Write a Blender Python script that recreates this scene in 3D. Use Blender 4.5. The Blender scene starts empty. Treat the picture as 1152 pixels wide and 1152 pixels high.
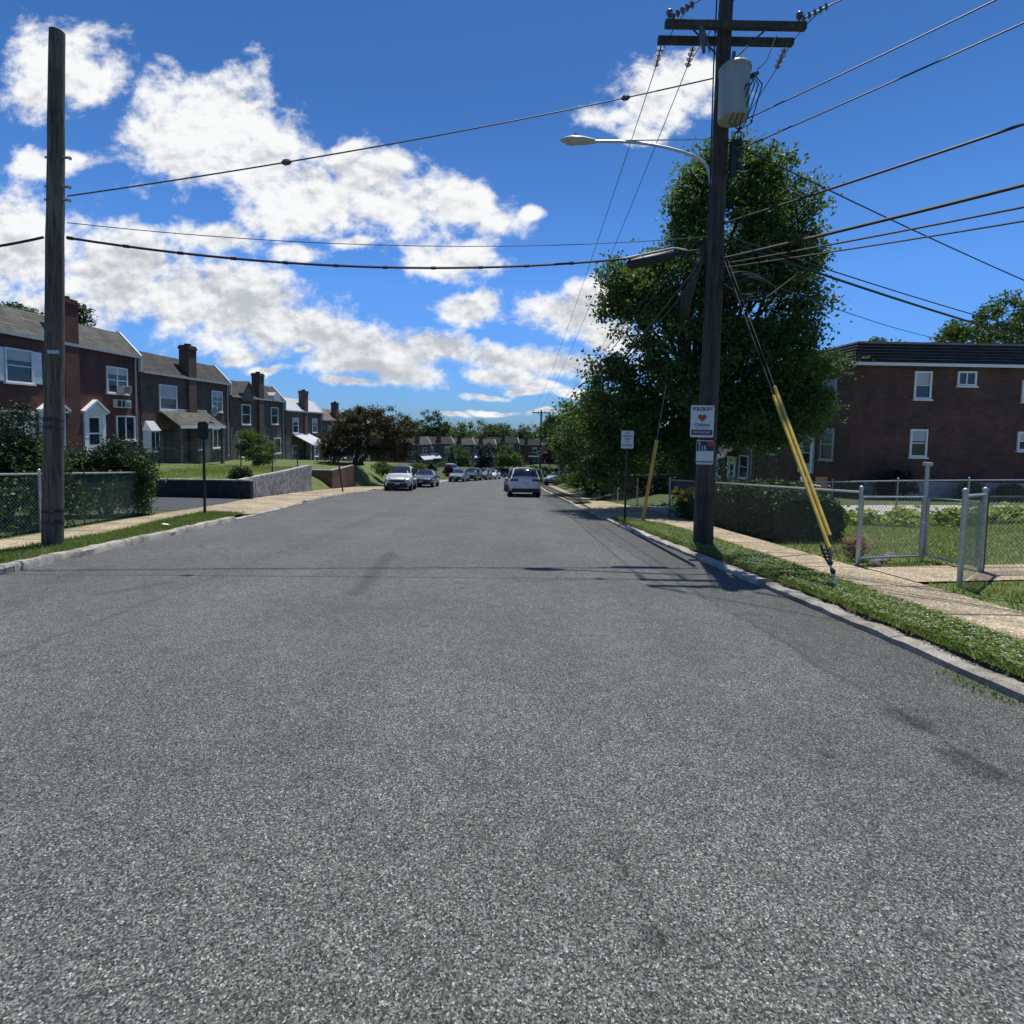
import bpy, math, random
import numpy as np
from mathutils import Vector, Matrix
PI = math.pi
random.seed(7)
RNG = np.random.default_rng(11)
scene = bpy.context.scene
COL = scene.collection

# ------------------------------------------------------------------ camera model
F = 576.0; PITCH = math.radians(3.2); ROLL = 0.018; YC = 480 + F*math.tan(PITCH); XC = 576.0
GR = 48/576.0
EYE = 1.6
def ray(px, py):
    dx = px-XC; dy = YC-py
    c, s = math.cos(ROLL), math.sin(ROLL)
    x = c*dx - s*dy; z = s*dx + c*dy
    cp, sp = math.cos(PITCH), math.sin(PITCH)
    Y = F*cp+z*sp; Z = z*cp-F*sp
    return x/Y, Z/Y
def at(px, py, d):
    u, v = ray(px, py)
    return Vector((u*d, d, EYE+v*d))
def gnd(px, py, h=0.0):
    u, v = ray(px, py)
    y = (h-EYE)/(v+GR)
    return Vector((u*y, y, EYE+v*y))
def zr(y):
    """height of the road: a steady fall that levels out in the valley"""
    if y <= 90: return -GR*y
    if y >= 130: return -GR*90-GR*20
    t = (y-90)/40.0
    return -GR*90 - GR*40*(t-t*t/2)
def interp(tab, y):
    return float(np.interp(y, [t[0] for t in tab], [t[1] for t in tab]))
LK = [(-25,-6.9),(0,-6.95),(7,-7.05),(9,-7.25),(11,-7.4),(14,-7.75),(21,-8.65),(28,-9.05),(34,-8.95),(49,-7.6),(60,-7.3),(79,-4.0),(100,-0.5),(130,8)]
RK = [(-25,3.75),(0,3.72),(5,3.65),(9,3.45),(14,3.12),(20,2.97),(25,2.8),(37,2.45),(50,2.5),(60,3.1),(79,5.4),(100,9.5),(130,18)]
lk = lambda y: interp(LK, y)
rk = lambda y: interp(RK, y)
LV = [(-25,-7.85),(7,-8.0),(9,-8.2),(11,-8.35),(13,-8.85),(15.4,-9.3)]
LS = [(-25,-9.0),(7,-9.15),(9.2,-9.35),(11,-9.6),(14.6,-10.2),(19,-10.7),(21.7,-11.3),(28.6,-11.7),(34,-11.6),(49,-10.2),(60,-9.6),(79,-6.3),(100,-2.8)]
RV = [(-25,4.6),(4,4.5),(8,4.55),(12,4.5),(14.3,4.2),(16,3.4)]
RS = [(-25,5.65),(5,5.65),(12,5.6),(18,5.45),(23.3,4.9),(27.3,4.1),(37,3.9),(50,4.1),(60,4.7),(79,7.0),(100,11)]

# ------------------------------------------------------------------ helpers
def tag(o, label=None, cat=None, group=None, kind=None):
    if label: o['label'] = label
    if cat: o['category'] = cat
    if group: o['group'] = group
    if kind: o['kind'] = kind
    return o
def empty(name, loc=(0,0,0), rz=0.0, label=None, cat=None, group=None):
    o = bpy.data.objects.new(name, None); COL.objects.link(o)
    o.empty_display_size = 0.2
    o.location = loc; o.rotation_euler = (0,0,rz)
    return tag(o, label, cat, group)
class MB:
    """collects faces; build() links them as one mesh object"""
    def __init__(s, T=None, off=None):
        s.v = []; s.f = []; s.T = T; s.off = Vector(off) if off is not None else None; s.sm = []
    def add(s, vs, fs, smooth=False):
        n = len(s.v)
        for p in vs:
            p = Vector(p)
            if s.T: p = Vector(s.T(*p))
            if s.off is not None: p = p - s.off
            s.v.append(p)
        for f in fs:
            s.f.append([i+n for i in f]); s.sm.append(smooth)
    def box(s, x0, x1, y0, y1, z0, z1):
        s.add([(x0,y0,z0),(x1,y0,z0),(x1,y1,z0),(x0,y1,z0),(x0,y0,z1),(x1,y0,z1),(x1,y1,z1),(x0,y1,z1)],
              [(0,3,2,1),(4,5,6,7),(0,1,5,4),(1,2,6,5),(2,3,7,6),(3,0,4,7)])
    def prism(s, poly, axis, a0, a1):
        """poly of 2-D points swept along axis 'x','y' or 'z'"""
        def P(p, a):
            return (a,p[0],p[1]) if axis=='x' else ((p[0],a,p[1]) if axis=='y' else (p[0],p[1],a))
        n = len(poly)
        s.add([P(p,a0) for p in poly]+[P(p,a1) for p in poly],
              [list(range(n))[::-1], list(range(n,2*n))]+[(i,(i+1)%n,n+(i+1)%n,n+i) for i in range(n)])
    def tube(s, pts, r, n=6, cap=True, smooth=True, start=0.0):
        pts = [Vector(p) for p in pts]
        rs = r if isinstance(r,(list,tuple)) else [r]*len(pts)
        rings = []; prev = None
        for i, p in enumerate(pts):
            d = (pts[min(i+1,len(pts)-1)]-pts[max(i-1,0)])
            if d.length < 1e-9: d = Vector((0,0,1))
            d.normalize()
            if prev is None:
                a = Vector((0,0,1)) if abs(d.z) < .9 else Vector((1,0,0))
                u = d.cross(a).normalized()
            else:
                u = (prev - d*prev.dot(d)).normalized()
            prev = u; w = d.cross(u)
            rings.append([p + (u*math.cos(start+2*PI*k/n)+w*math.sin(start+2*PI*k/n))*rs[i] for k in range(n)])
        vs = [q for R in rings for q in R]; fs = []
        for i in range(len(pts)-1):
            for k in range(n):
                fs.append((i*n+k, i*n+(k+1)%n, (i+1)*n+(k+1)%n, (i+1)*n+k))
        s.add(vs, fs, smooth)
        if cap:
            s.add(rings[0], [list(range(n))[::-1]]); s.add(rings[-1], [list(range(n))])
    def cyl(s, p, axis, r, h, n=12):
        a = {'x':Vector((1,0,0)),'y':Vector((0,1,0)),'z':Vector((0,0,1))}[axis]
        p = Vector(p); s.tube([p, p+a*h], r, n)
    def ball(s, c, r, nu=8, nv=5, sc=(1,1,1)):
        vs = [(c[0],c[1],c[2]-r*sc[2])]
        for j in range(1,nv):
            t = -PI/2+PI*j/nv
            for i in range(nu):
                vs.append((c[0]+r*sc[0]*math.cos(t)*math.cos(2*PI*i/nu), c[1]+r*sc[1]*math.cos(t)*math.sin(2*PI*i/nu), c[2]+r*sc[2]*math.sin(t)))
        vs.append((c[0],c[1],c[2]+r*sc[2])); fs = []
        for i in range(nu): fs.append((0,1+(i+1)%nu,1+i))
        for j in range(nv-2):
            for i in range(nu):
                a = 1+j*nu
                fs.append((a+i,a+(i+1)%nu,a+nu+(i+1)%nu,a+nu+i))
        a = 1+(nv-2)*nu
        for i in range(nu): fs.append((a+i,a+(i+1)%nu,len(vs)-1))
        s.add(vs, fs, True)
    def strip(s, rows):
        """grid from rows of points"""
        n = len(rows[0]); vs = [p for r in rows for p in r]
        s.add(vs, [(i*n+k,i*n+k+1,(i+1)*n+k+1,(i+1)*n+k) for i in range(len(rows)-1) for k in range(n-1)], True)
    def build(s, name, m, parent=None, bevel=0.0):
        me = bpy.data.meshes.new(name); me.from_pydata(s.v, [], s.f); me.update()
        me.polygons.foreach_set('use_smooth', s.sm)
        if any(s.sm): me.set_sharp_from_angle(angle=math.radians(42))
        o = bpy.data.objects.new(name, me); COL.objects.link(o)
        if m: me.materials.append(m)
        if parent: o.parent = parent
        if bevel:
            b = o.modifiers.new('bevel','BEVEL'); b.width = bevel; b.segments = 2; b.limit_method = 'ANGLE'
        return o
def copy_tree(o, parent=None):
    c = o.copy(); COL.objects.link(c)
    if parent: c.parent = parent
    for ch in list(o.children): copy_tree(ch, c)
    return c
def quads_object(name, V, m, parent=None, nper=4):
    """V: (N,nper,3) array of faces, each an island"""
    n = len(V); me = bpy.data.meshes.new(name)
    me.vertices.add(n*nper); me.vertices.foreach_set('co', np.ascontiguousarray(V, dtype=np.float32).ravel())
    me.loops.add(n*nper); me.loops.foreach_set('vertex_index', np.arange(n*nper, dtype=np.int32))
    me.polygons.add(n); me.polygons.foreach_set('loop_start', np.arange(0,n*nper,nper,dtype=np.int32))
    try: me.polygons.foreach_set('loop_total', np.full(n,nper,dtype=np.int32))
    except Exception: pass
    me.update(calc_edges=True); me.validate()
    o = bpy.data.objects.new(name, me); COL.objects.link(o); me.materials.append(m)
    if parent: o.parent = parent
    return o

# ------------------------------------------------------------------ materials
class NT:
    def __init__(s, tree): s.t = tree
    def n(s, typ, **kw):
        nd = s.t.nodes.new(typ)
        for k, v in kw.items():
            if k[0] == 'i' and k[1:].isdigit(): s.put(nd.inputs[int(k[1:])], v)
            elif k.startswith('in_'): s.put(nd.inputs[k[3:].replace('_',' ')], v)
            else: setattr(nd, k, v)
        return nd
    def put(s, sock, v):
        if hasattr(v, 'is_linked') or isinstance(v, bpy.types.NodeSocket): s.t.links.new(v, sock)
        else: sock.default_value = v
    def math(s, op, a, b=None, c=None, clamp=False):
        nd = s.t.nodes.new('ShaderNodeMath'); nd.operation = op; nd.use_clamp = clamp
        s.put(nd.inputs[0], a)
        if b is not None: s.put(nd.inputs[1], b)
        if c is not None: s.put(nd.inputs[2], c)
        return nd.outputs[0]
    def mix(s, f, a, b, blend='MIX'):
        nd = s.t.nodes.new('ShaderNodeMix'); nd.data_type = 'RGBA'; nd.blend_type = blend
        s.put(nd.inputs[0], f); s.put(nd.inputs[6], a); s.put(nd.inputs[7], b)
        return nd.outputs[2]
    def ss(s, x, a, b, lo=0.0, hi=1.0):
        nd = s.t.nodes.new('ShaderNodeMapRange'); nd.interpolation_type = 'SMOOTHSTEP'
        s.put(nd.inputs[0], x); s.put(nd.inputs[1], a); s.put(nd.inputs[2], b); s.put(nd.inputs[3], lo); s.put(nd.inputs[4], hi)
        return nd.outputs[0]
    def noise(s, vec, scale, detail=4, rough=0.55, dist=0.0):
        nd = s.n('ShaderNodeTexNoise'); s.t.links.new(vec, nd.inputs['Vector'])
        nd.inputs['Scale'].default_value = scale; nd.inputs['Detail'].default_value = detail
        nd.inputs['Roughness'].default_value = rough; nd.inputs['Distortion'].default_value = dist
        return nd.outputs['Fac']
    def obj(s): return s.n('ShaderNodeTexCoord').outputs['Object']
    def geo(s): return s.n('ShaderNodeNewGeometry').outputs['Position']
def C4(c): return (c[0],c[1],c[2],1.0)
def newmat(name):
    m = bpy.data.materials.new(name); m.use_nodes = True
    t = m.node_tree; b = t.nodes['Principled BSDF']
    return m, NT(t), b
def mat(name, col, rough=0.6, var=0.25, scale=6.0, bump=0.0, bscale=30.0, metal=0.0, spec=0.5, col2=None, aniso=None):
    m, n, b = newmat(name)
    p = n.obj()
    if aniso:
        mp = n.n('ShaderNodeMapping'); n.t.links.new(p, mp.inputs[0]); mp.inputs['Scale'].default_value = aniso; p = mp.outputs[0]
    f = n.noise(p, scale, 6, .6)
    f = n.ss(f, .3, .7)
    c2 = col2 if col2 else [c*(1-var) for c in col]
    c1 = col if col2 else [min(1,c*(1+var)) for c in col]
    n.put(b.inputs['Base Color'], n.mix(f, C4(c2), C4(c1)))
    b.inputs['Roughness'].default_value = rough; b.inputs['Metallic'].default_value = metal
    b.inputs['Specular IOR Level'].default_value = spec
    if bump:
        bp = n.n('ShaderNodeBump'); bp.inputs['Strength'].default_value = bump; bp.inputs['Distance'].default_value = .02
        n.put(bp.inputs['Height'], n.noise(p, bscale, 5, .6)); n.put(b.inputs['Normal'], bp.outputs[0])
    return m
def wall_uv(n):
    sp = n.n('ShaderNodeSeparateXYZ'); n.t.links.new(n.obj(), sp.inputs[0])
    cb = n.n('ShaderNodeCombineXYZ'); n.put(cb.inputs[0], n.math('ADD', sp.outputs[0], sp.outputs[1])); n.put(cb.inputs[1], sp.outputs[2])
    return cb.outputs[0]
def brick_mat(name, c1, c2, mortar, bw=.22, bh=.075, ms=.011, rough=.85, bias=0.0):
    m, n, b = newmat(name)
    uv = wall_uv(n)
    br = n.n('ShaderNodeTexBrick'); n.t.links.new(uv, br.inputs['Vector'])
    br.inputs['Color1'].default_value = C4(c1); br.inputs['Color2'].default_value = C4(c2); br.inputs['Mortar'].default_value = C4(mortar)
    br.inputs['Scale'].default_value = 1.0; br.inputs['Brick Width'].default_value = bw; br.inputs['Row Height'].default_value = bh
    br.inputs['Mortar Size'].default_value = ms; br.inputs['Bias'].default_value = bias
    big = n.ss(n.noise(n.obj(), .9, 6, .7), .3, .7, .62, 1.25)
    cm = n.n('ShaderNodeMix', data_type='RGBA', blend_type='MULTIPLY'); cm.inputs[0].default_value = 1
    n.t.links.new(br.outputs['Color'], cm.inputs[6]); n.put(cm.inputs[7], n.n('ShaderNodeCombineColor', i0=big, i1=big, i2=big).outputs[0])
    n.put(b.inputs['Base Color'], cm.outputs[2]); b.inputs['Roughness'].default_value = rough
    bp = n.n('ShaderNodeBump'); bp.inputs['Strength'].default_value = .5; bp.inputs['Distance'].default_value = .01; bp.invert = True
    n.put(bp.inputs['Height'], br.outputs['Fac']); n.put(b.inputs['Normal'], bp.outputs[0])
    return m
def shingle_mat(name, col, row=.14, var=.3):
    m, n, b = newmat(name)
    uv = wall_uv(n)
    br = n.n('ShaderNodeTexBrick'); n.t.links.new(uv, br.inputs['Vector'])
    br.inputs['Color1'].default_value = C4([c*(1+var) for c in col]); br.inputs['Color2'].default_value = C4([c*(1-var) for c in col]); br.inputs['Mortar'].default_value = C4([c*.35 for c in col])
    br.inputs['Scale'].default_value = 1.0; br.inputs['Brick Width'].default_value = .3; br.inputs['Row Height'].default_value = row; br.inputs['Mortar Size'].default_value = .012
    f = n.ss(n.noise(n.obj(), 1.3, 5, .6), .3, .7, .75, 1.2)
    n.put(b.inputs['Base Color'], n.mix(1.0, br.outputs['Color'], n.n('ShaderNodeCombineColor', i0=f, i1=f, i2=f).outputs[0], 'MULTIPLY'))
    b.inputs['Roughness'].default_value = .9
    return m
def leaf_mat(name, c1, c2, trans=.35, rough=.55):
    m, n, b = newmat(name)
    g = n.n('ShaderNodeNewGeometry')
    col = n.mix(g.outputs['Random Per Island'], C4(c1), C4(c2))
    big = n.ss(n.noise(n.obj(), .8, 3, .5), .35, .65)
    col = n.mix(n.math('MULTIPLY', big, .45), col, C4([c*1.35 for c in c2]))
    n.put(b.inputs['Base Color'], col); b.inputs['Roughness'].default_value = rough; b.inputs['Specular IOR Level'].default_value = .35
    tr = n.n('ShaderNodeBsdfTranslucent'); n.put(tr.inputs[0], n.mix(.5, col, C4((c2[0]*1.3,c2[1]*1.5,c2[2]*.6))))
    mx = n.n('ShaderNodeMixShader'); mx.inputs[0].default_value = trans
    n.t.links.new(b.outputs[0], mx.inputs[1]); n.t.links.new(tr.outputs[0], mx.inputs[2])
    n.t.links.new(mx.outputs[0], n.t.nodes['Material Output'].inputs[0])
    return m
def glass_mat(name, col=(.02,.025,.03), rough=.06, spec=.7):
    m, n, b = newmat(name)
    f = n.ss(n.noise(n.obj(), 2.5, 3, .5), .35, .65)
    n.put(b.inputs['Base Color'], n.mix(f, C4(col), C4([c*2.2 for c in col])))
    b.inputs['Roughness'].default_value = rough; b.inputs['Specular IOR Level'].default_value = spec
    return m
def paint_mat(name, col, metal=.0):
    m, n, b = newmat(name)
    f = n.ss(n.noise(n.obj(), 3, 4, .6), .3, .75)
    n.put(b.inputs['Base Color'], n.mix(f, C4([c*.9 for c in col]), C4(col)))
    b.inputs['Roughness'].default_value = .32; b.inputs['Metallic'].default_value = metal
    b.inputs['Coat Weight'].default_value = .7; b.inputs['Coat Roughness'].default_value = .06
    return m

# asphalt: crushed-stone speckle + wear + stains that lie on the road
def line_dist(n, X, Y, p, q):
    """signed distance right of the line p->q (object coords)"""
    d = Vector((q[0]-p[0], q[1]-p[1])); d.normalize()
    nx, ny = d.y, -d.x
    a = n.math('MULTIPLY', n.math('SUBTRACT', X, p[0]), nx)
    return n.math('MULTIPLY_ADD', n.math('SUBTRACT', Y, p[1]), ny, a)
def asphalt(name, base, speck=1.0, stains=True):
    m, n, b = newmat(name)
    o = n.obj()
    vo = n.n('ShaderNodeTexVoronoi'); n.t.links.new(o, vo.inputs['Vector']); vo.inputs['Scale'].default_value = 165
    sc = n.n('ShaderNodeSeparateColor'); n.t.links.new(vo.outputs['Color'], sc.inputs[0])
    vo2 = n.n('ShaderNodeTexVoronoi'); n.t.links.new(o, vo2.inputs['Vector']); vo2.inputs['Scale'].default_value = 330
    sc2 = n.n('ShaderNodeSeparateColor'); n.t.links.new(vo2.outputs['Color'], sc2.inputs[0])
    r = n.n('ShaderNodeValToRGB'); cr = r.color_ramp
    B = base
    stops = [(0,.14),(.32,.52),(.62,.98),(.84,1.5),(.95,2.05),(.988,3.2)]
    cr.elements[0].position = 0; cr.elements[1].position = stops[1][0]
    for p, k in stops[2:]: cr.elements.new(p)
    for e, (p, k) in zip(cr.elements, stops):
        e.position = p; k = 1+(k-1)*speck; e.color = (B[0]*k,B[1]*k,B[2]*k,1)
    n.t.links.new(sc.outputs[0], r.inputs[0])
    k2 = n.math('MULTIPLY_ADD', sc2.outputs[1], .9*speck, 1-.45*speck)
    big = n.ss(n.noise(o, .55, 5, .6), .3, .7, .88, 1.1)
    mid = n.ss(n.noise(o, 7, 4, .6), .25, .75, .86, 1.13)
    k = n.math('MULTIPLY', n.math('MULTIPLY', k2, big), mid)
    if stains:
        sp = n.n('ShaderNodeSeparateXYZ'); n.t.links.new(o, sp.inputs[0]); X, Y = sp.outputs[0], sp.outputs[1]
        wob = n.math('MULTIPLY', n.math('SUBTRACT', n.noise(o, 1.6, 4, .6), .5), .35)
        # seam of the resurfaced gutter strip along the right kerb
        a, c = gnd(655,590), gnd(1152,885)
        d = n.math('ADD', line_dist(n, X, Y, (a.x,a.y), (c.x,c.y)), wob)
        d = n.math('MULTIPLY', d, -1.0)
        strip = n.ss(d, -.05, .12, 1.0, .80)
        seam = n.ss(n.math('ABSOLUTE', d), 0.01, .05, .66, 1.0)
        k = n.math('MULTIPLY', k, n.math('MULTIPLY', strip, seam))
        a, c = gnd(345,610), gnd(10,735)
        d = n.math('ABSOLUTE', n.math('ADD', line_dist(n, X, Y, (a.x,a.y), (c.x,c.y)), n.math('MULTIPLY', wob, .6)))
        k = n.math('MULTIPLY', k, n.ss(d, .01, .045, .78, 1.0))
        # wheel paths polished a little paler, and a few hairline cracks
        wx = n.math('ADD', X, n.math('MULTIPLY', wob, 1.2))
        for xc in (-4.9,-3.3,-.6,1.0):
            k = n.math('MULTIPLY', k, n.ss(n.math('ABSOLUTE', n.math('SUBTRACT', wx, xc)), .1, .55, 1.07, 1.0))
        dn = n.n('ShaderNodeTexNoise'); n.t.links.new(o, dn.inputs['Vector']); dn.inputs['Scale'].default_value = 1.7; dn.inputs['Detail'].default_value = 5
        ad = n.n('ShaderNodeVectorMath', operation='MULTIPLY_ADD'); n.t.links.new(dn.outputs['Color'], ad.inputs[0]); ad.inputs[1].default_value = (.9,.9,.9); n.t.links.new(o, ad.inputs[2])
        vc = n.n('ShaderNodeTexVoronoi', feature='DISTANCE_TO_EDGE'); n.t.links.new(ad.outputs[0], vc.inputs['Vector']); vc.inputs['Scale'].default_value = .33
        cm_ = n.ss(n.noise(o, .28, 3, .5), .52, .6)
        crk = n.ss(vc.outputs['Distance'], .0015, .005, .55, 1.0)
        k = n.math('MULTIPLY', k, n.math('ADD', n.math('MULTIPLY', crk, cm_), n.math('SUBTRACT', 1.0, cm_)))
        pt = n.ss(n.noise(o, .9, 6, .7, .4), .60, .72, 1.0, .86)
        k = n.math('MULTIPLY', k, pt)
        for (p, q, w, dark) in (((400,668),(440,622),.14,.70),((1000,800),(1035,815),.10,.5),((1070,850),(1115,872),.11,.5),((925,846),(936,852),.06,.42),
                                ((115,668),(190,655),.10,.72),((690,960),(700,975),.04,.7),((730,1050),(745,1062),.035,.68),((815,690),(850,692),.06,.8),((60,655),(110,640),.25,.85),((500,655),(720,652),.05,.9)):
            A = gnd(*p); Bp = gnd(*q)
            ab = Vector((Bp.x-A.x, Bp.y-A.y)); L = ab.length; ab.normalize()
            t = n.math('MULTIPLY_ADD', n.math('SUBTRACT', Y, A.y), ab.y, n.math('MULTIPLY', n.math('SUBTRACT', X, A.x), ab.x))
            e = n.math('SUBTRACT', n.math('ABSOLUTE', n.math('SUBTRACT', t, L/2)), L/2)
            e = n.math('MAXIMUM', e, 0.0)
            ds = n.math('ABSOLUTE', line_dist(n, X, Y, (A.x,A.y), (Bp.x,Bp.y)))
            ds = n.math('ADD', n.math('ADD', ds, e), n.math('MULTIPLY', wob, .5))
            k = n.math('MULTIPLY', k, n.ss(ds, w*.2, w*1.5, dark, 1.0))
    n.put(b.inputs['Base Color'], n.mix(1.0, r.outputs[0], n.n('ShaderNodeCombineColor', i0=k, i1=k, i2=k).outputs[0], 'MULTIPLY'))
    b.inputs['Roughness'].default_value = .86; b.inputs['Specular IOR Level'].default_value = .28; b.inputs['Sheen Weight'].default_value = .06; b.inputs['Sheen Roughness'].default_value = .4
    bp = n.n('ShaderNodeBump'); bp.inputs['Strength'].default_value = .55; bp.inputs['Distance'].default_value = .004
    n.put(bp.inputs['Height'], n.math('MULTIPLY_ADD', sc.outputs[0], .7, vo.outputs['Distance'])); n.put(b.inputs['Normal'], bp.outputs[0])
    return m
def pebble_mat(name, c1, c2, scale=55, joints=True):
    m, n, b = newmat(name)
    o = n.obj()
    vo = n.n('ShaderNodeTexVoronoi'); n.t.links.new(o, vo.inputs['Vector']); vo.inputs['Scale'].default_value = scale
    sc = n.n('ShaderNodeSeparateColor'); n.t.links.new(vo.outputs['Color'], sc.inputs[0])
    col = n.mix(sc.outputs[0], C4(c1), C4(c2))
    col = n.mix(n.ss(sc.outputs[1], .8, .9), col, C4([min(1,c*1.7) for c in c2]))
    f = n.ss(n.noise(o, 1.1, 6, .65), .3, .7, .68, 1.12)
    if joints:
        sp = n.n('ShaderNodeSeparateXYZ'); n.t.links.new(o, sp.inputs[0])
        w = n.math('ADD', sp.outputs[1], n.math('MULTIPLY', n.noise(o, 2.0, 2, .5), .03))
        fr = n.math('FRACT', n.math('ADD', n.math('DIVIDE', w, 1.35), .5))
        f = n.math('MULTIPLY', f, n.ss(n.math('ABSOLUTE', n.math('SUBTRACT', fr, .5)), .014, .026, .25, 1.0))
        wt_ = n.n('ShaderNodeTexWhiteNoise', noise_dimensions='1D'); n.put(wt_.inputs['W'], n.math('FLOOR', n.math('ADD', n.math('DIVIDE', w, 1.35), .0)))
        f = n.math('MULTIPLY', f, n.math('MULTIPLY_ADD', wt_.outputs['Value'], .26, .86))
    n.put(b.inputs['Base Color'], n.mix(1.0, col, n.n('ShaderNodeCombineColor', i0=f, i1=f, i2=f).outputs[0], 'MULTIPLY'))
    b.inputs['Roughness'].default_value = .85
    bp = n.n('ShaderNodeBump'); bp.inputs['Strength'].default_value = .5; bp.inputs['Distance'].default_value = .006
    n.put(bp.inputs['Height'], vo.outputs['Distance']); n.put(b.inputs['Normal'], bp.outputs[0])
    return m
def wood_pole_mat(name, c1, c2):
    m, n, b = newmat(name)
    mp = n.n('ShaderNodeMapping'); n.t.links.new(n.obj(), mp.inputs[0]); mp.inputs['Scale'].default_value = (1,1,.045)
    g = n.noise(mp.outputs[0], 55, 6, .65)
    g2 = n.noise(mp.outputs[0], 14, 5, .6)
    f = n.ss(n.math('ADD', n.math('MULTIPLY', g, .6), n.math('MULTIPLY', g2, .4)), .36, .62)
    big = n.ss(n.noise(n.obj(), 1.5, 4, .6), .3, .7, .75, 1.15)
    col = n.mix(f, C4(c1), C4(c2))
    n.put(b.inputs['Base Color'], n.mix(1.0, col, n.n('ShaderNodeCombineColor', i0=big, i1=big, i2=big).outputs[0], 'MULTIPLY'))
    b.inputs['Roughness'].default_value = .85
    bp = n.n('ShaderNodeBump'); bp.inputs['Strength'].default_value = .8; bp.inputs['Distance'].default_value = .02
    n.put(bp.inputs['Height'], g); n.put(b.inputs['Normal'], bp.outputs[0])
    return m

M = {}
M['road'] = asphalt('asphalt', (.116,.119,.109))
M['drive'] = asphalt('driveway_asphalt', (.07,.074,.08), .5, False)
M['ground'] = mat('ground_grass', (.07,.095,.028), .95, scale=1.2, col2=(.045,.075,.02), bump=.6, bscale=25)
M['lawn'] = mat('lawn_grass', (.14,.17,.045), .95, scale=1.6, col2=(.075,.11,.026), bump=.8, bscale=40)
M['soil'] = mat('verge_soil', (.07,.075,.03), .95, scale=7, col2=(.035,.042,.016), bump=.6, bscale=40)
M['kerb'] = mat('kerb_concrete', (.38,.355,.30), .9, scale=5, col2=(.15,.14,.12), bump=.9, bscale=35)
def kerb_mat():
    m, n, b = newmat('kerb_stone'); o = n.obj()
    sp = n.n('ShaderNodeSeparateXYZ'); n.t.links.new(o, sp.inputs[0])
    wt_ = n.n('ShaderNodeTexWhiteNoise', noise_dimensions='1D'); n.put(wt_.inputs['W'], n.math('FLOOR', n.math('DIVIDE', n.math('ADD', sp.outputs[1], 24), 2.4)))
    k = n.math('MULTIPLY_ADD', wt_.outputs['Value'], .4, .75)
    st = n.ss(n.noise(o, 2.2, 7, .7), .35, .62, .45, 1.1)
    k = n.math('MULTIPLY', k, st)
    g = n.noise(o, 60, 4, .7); k = n.math('MULTIPLY', k, n.ss(g, .3, .7, .7, 1.25))
    n.put(b.inputs['Base Color'], n.mix(1.0, (.40,.375,.32,1), n.n('ShaderNodeCombineColor', i0=k, i1=k, i2=k).outputs[0], 'MULTIPLY'))
    b.inputs['Roughness'].default_value = .92
    bp = n.n('ShaderNodeBump'); bp.inputs['Strength'].default_value = 1.0; bp.inputs['Distance'].default_value = .015
    n.put(bp.inputs['Height'], n.noise(o, 28, 6, .7)); n.put(b.inputs['Normal'], bp.outputs[0])
    return m
M['kerb'] = kerb_mat()
M['walk'] = pebble_mat('exposed_aggregate', (.20,.158,.10), (.42,.34,.225))
M['concrete'] = mat('pale_concrete', (.48,.46,.42), .9, scale=3, col2=(.30,.285,.255), bump=.3)
M['wall_dark'] = mat('shade_painted_block', (.032,.032,.031), .9, scale=4, col2=(.01,.01,.01), bump=.6, bscale=14)  # near-black: shade on the camera-facing wall is put into the colour
M['stucco'] = mat('weathered_grey_stucco', (.42,.42,.41), .95, scale=5, col2=(.15,.15,.145), bump=1.0, bscale=18)
M['brick_red'] = brick_mat('red_brick', (.17,.043,.030), (.095,.026,.02), (.10,.066,.056))
M['brick_brown'] = brick_mat('brown_brick', (.165,.085,.055), (.09,.048,.034), (.11,.09,.074))
M['brick_dark'] = brick_mat('dark_brown_brick', (.115,.040,.025), (.06,.021,.014), (.125,.092,.072), bw=.24, bh=.08, ms=.012)
M['stone'] = brick_mat('mixed_fieldstone', (.20,.15,.12), (.09,.075,.065), (.17,.155,.14), bw=.42, bh=.17, ms=.02)
M['brick_wall'] = brick_mat('low_wall_brick', (.20,.09,.06), (.11,.05,.04), (.16,.13,.11))
M['shingle'] = shingle_mat('grey_shingle', (.10,.098,.082))
M['shingle_dark'] = shingle_mat('charcoal_shingle', (.03,.03,.033), row=.2)
M['shingle_brown'] = shingle_mat('brown_shingle', (.055,.049,.043))
M['shingle_tan'] = shingle_mat('tan_shingle', (.20,.15,.10))
M['roof_white'] = mat('white_coated_roof', (.50,.51,.52), .6, .12, bump=.2)
M['roof_flat'] = mat('flat_roof_felt', (.06,.06,.06), .9)
M['trim'] = mat('white_painted_trim', (.78,.78,.76), .55, .08, scale=3)
M['trim_grey'] = mat('grey_painted_trim', (.42,.42,.41), .6, .12)
M['glass'] = glass_mat('window_glass')
M['glass_car'] = glass_mat('car_glass', (.012,.014,.016), .04, .9)
M['blind'] = mat('white_window_blind', (.52,.53,.53), .7, .1, scale=2)
M['door_dark'] = mat('dark_front_door', (.03,.022,.02), .5)
M['metal_dark'] = mat('black_painted_metal', (.018,.02,.02), .5, .3)
M['galv'] = mat('galvanised_steel', (.46,.48,.49), .42, .15, scale=8, metal=.75)
M['galv_wire'] = mat('galvanised_wire', (.20,.22,.22), .6, .15, metal=.2)
M['wire_green'] = mat('green_coated_wire', (.08,.15,.125), .5, .15)
M['post_green'] = mat('green_coated_post', (.03,.06,.055), .5, .15)
M['cable'] = mat('black_cable_sheath', (.012,.012,.013), .55, .2)
M['cable_grey'] = mat('weathered_conductor', (.07,.07,.07), .6, .2)
M['pole_a'] = wood_pole_mat('weathered_pole_wood', (.045,.034,.026), (.20,.155,.115))
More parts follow.
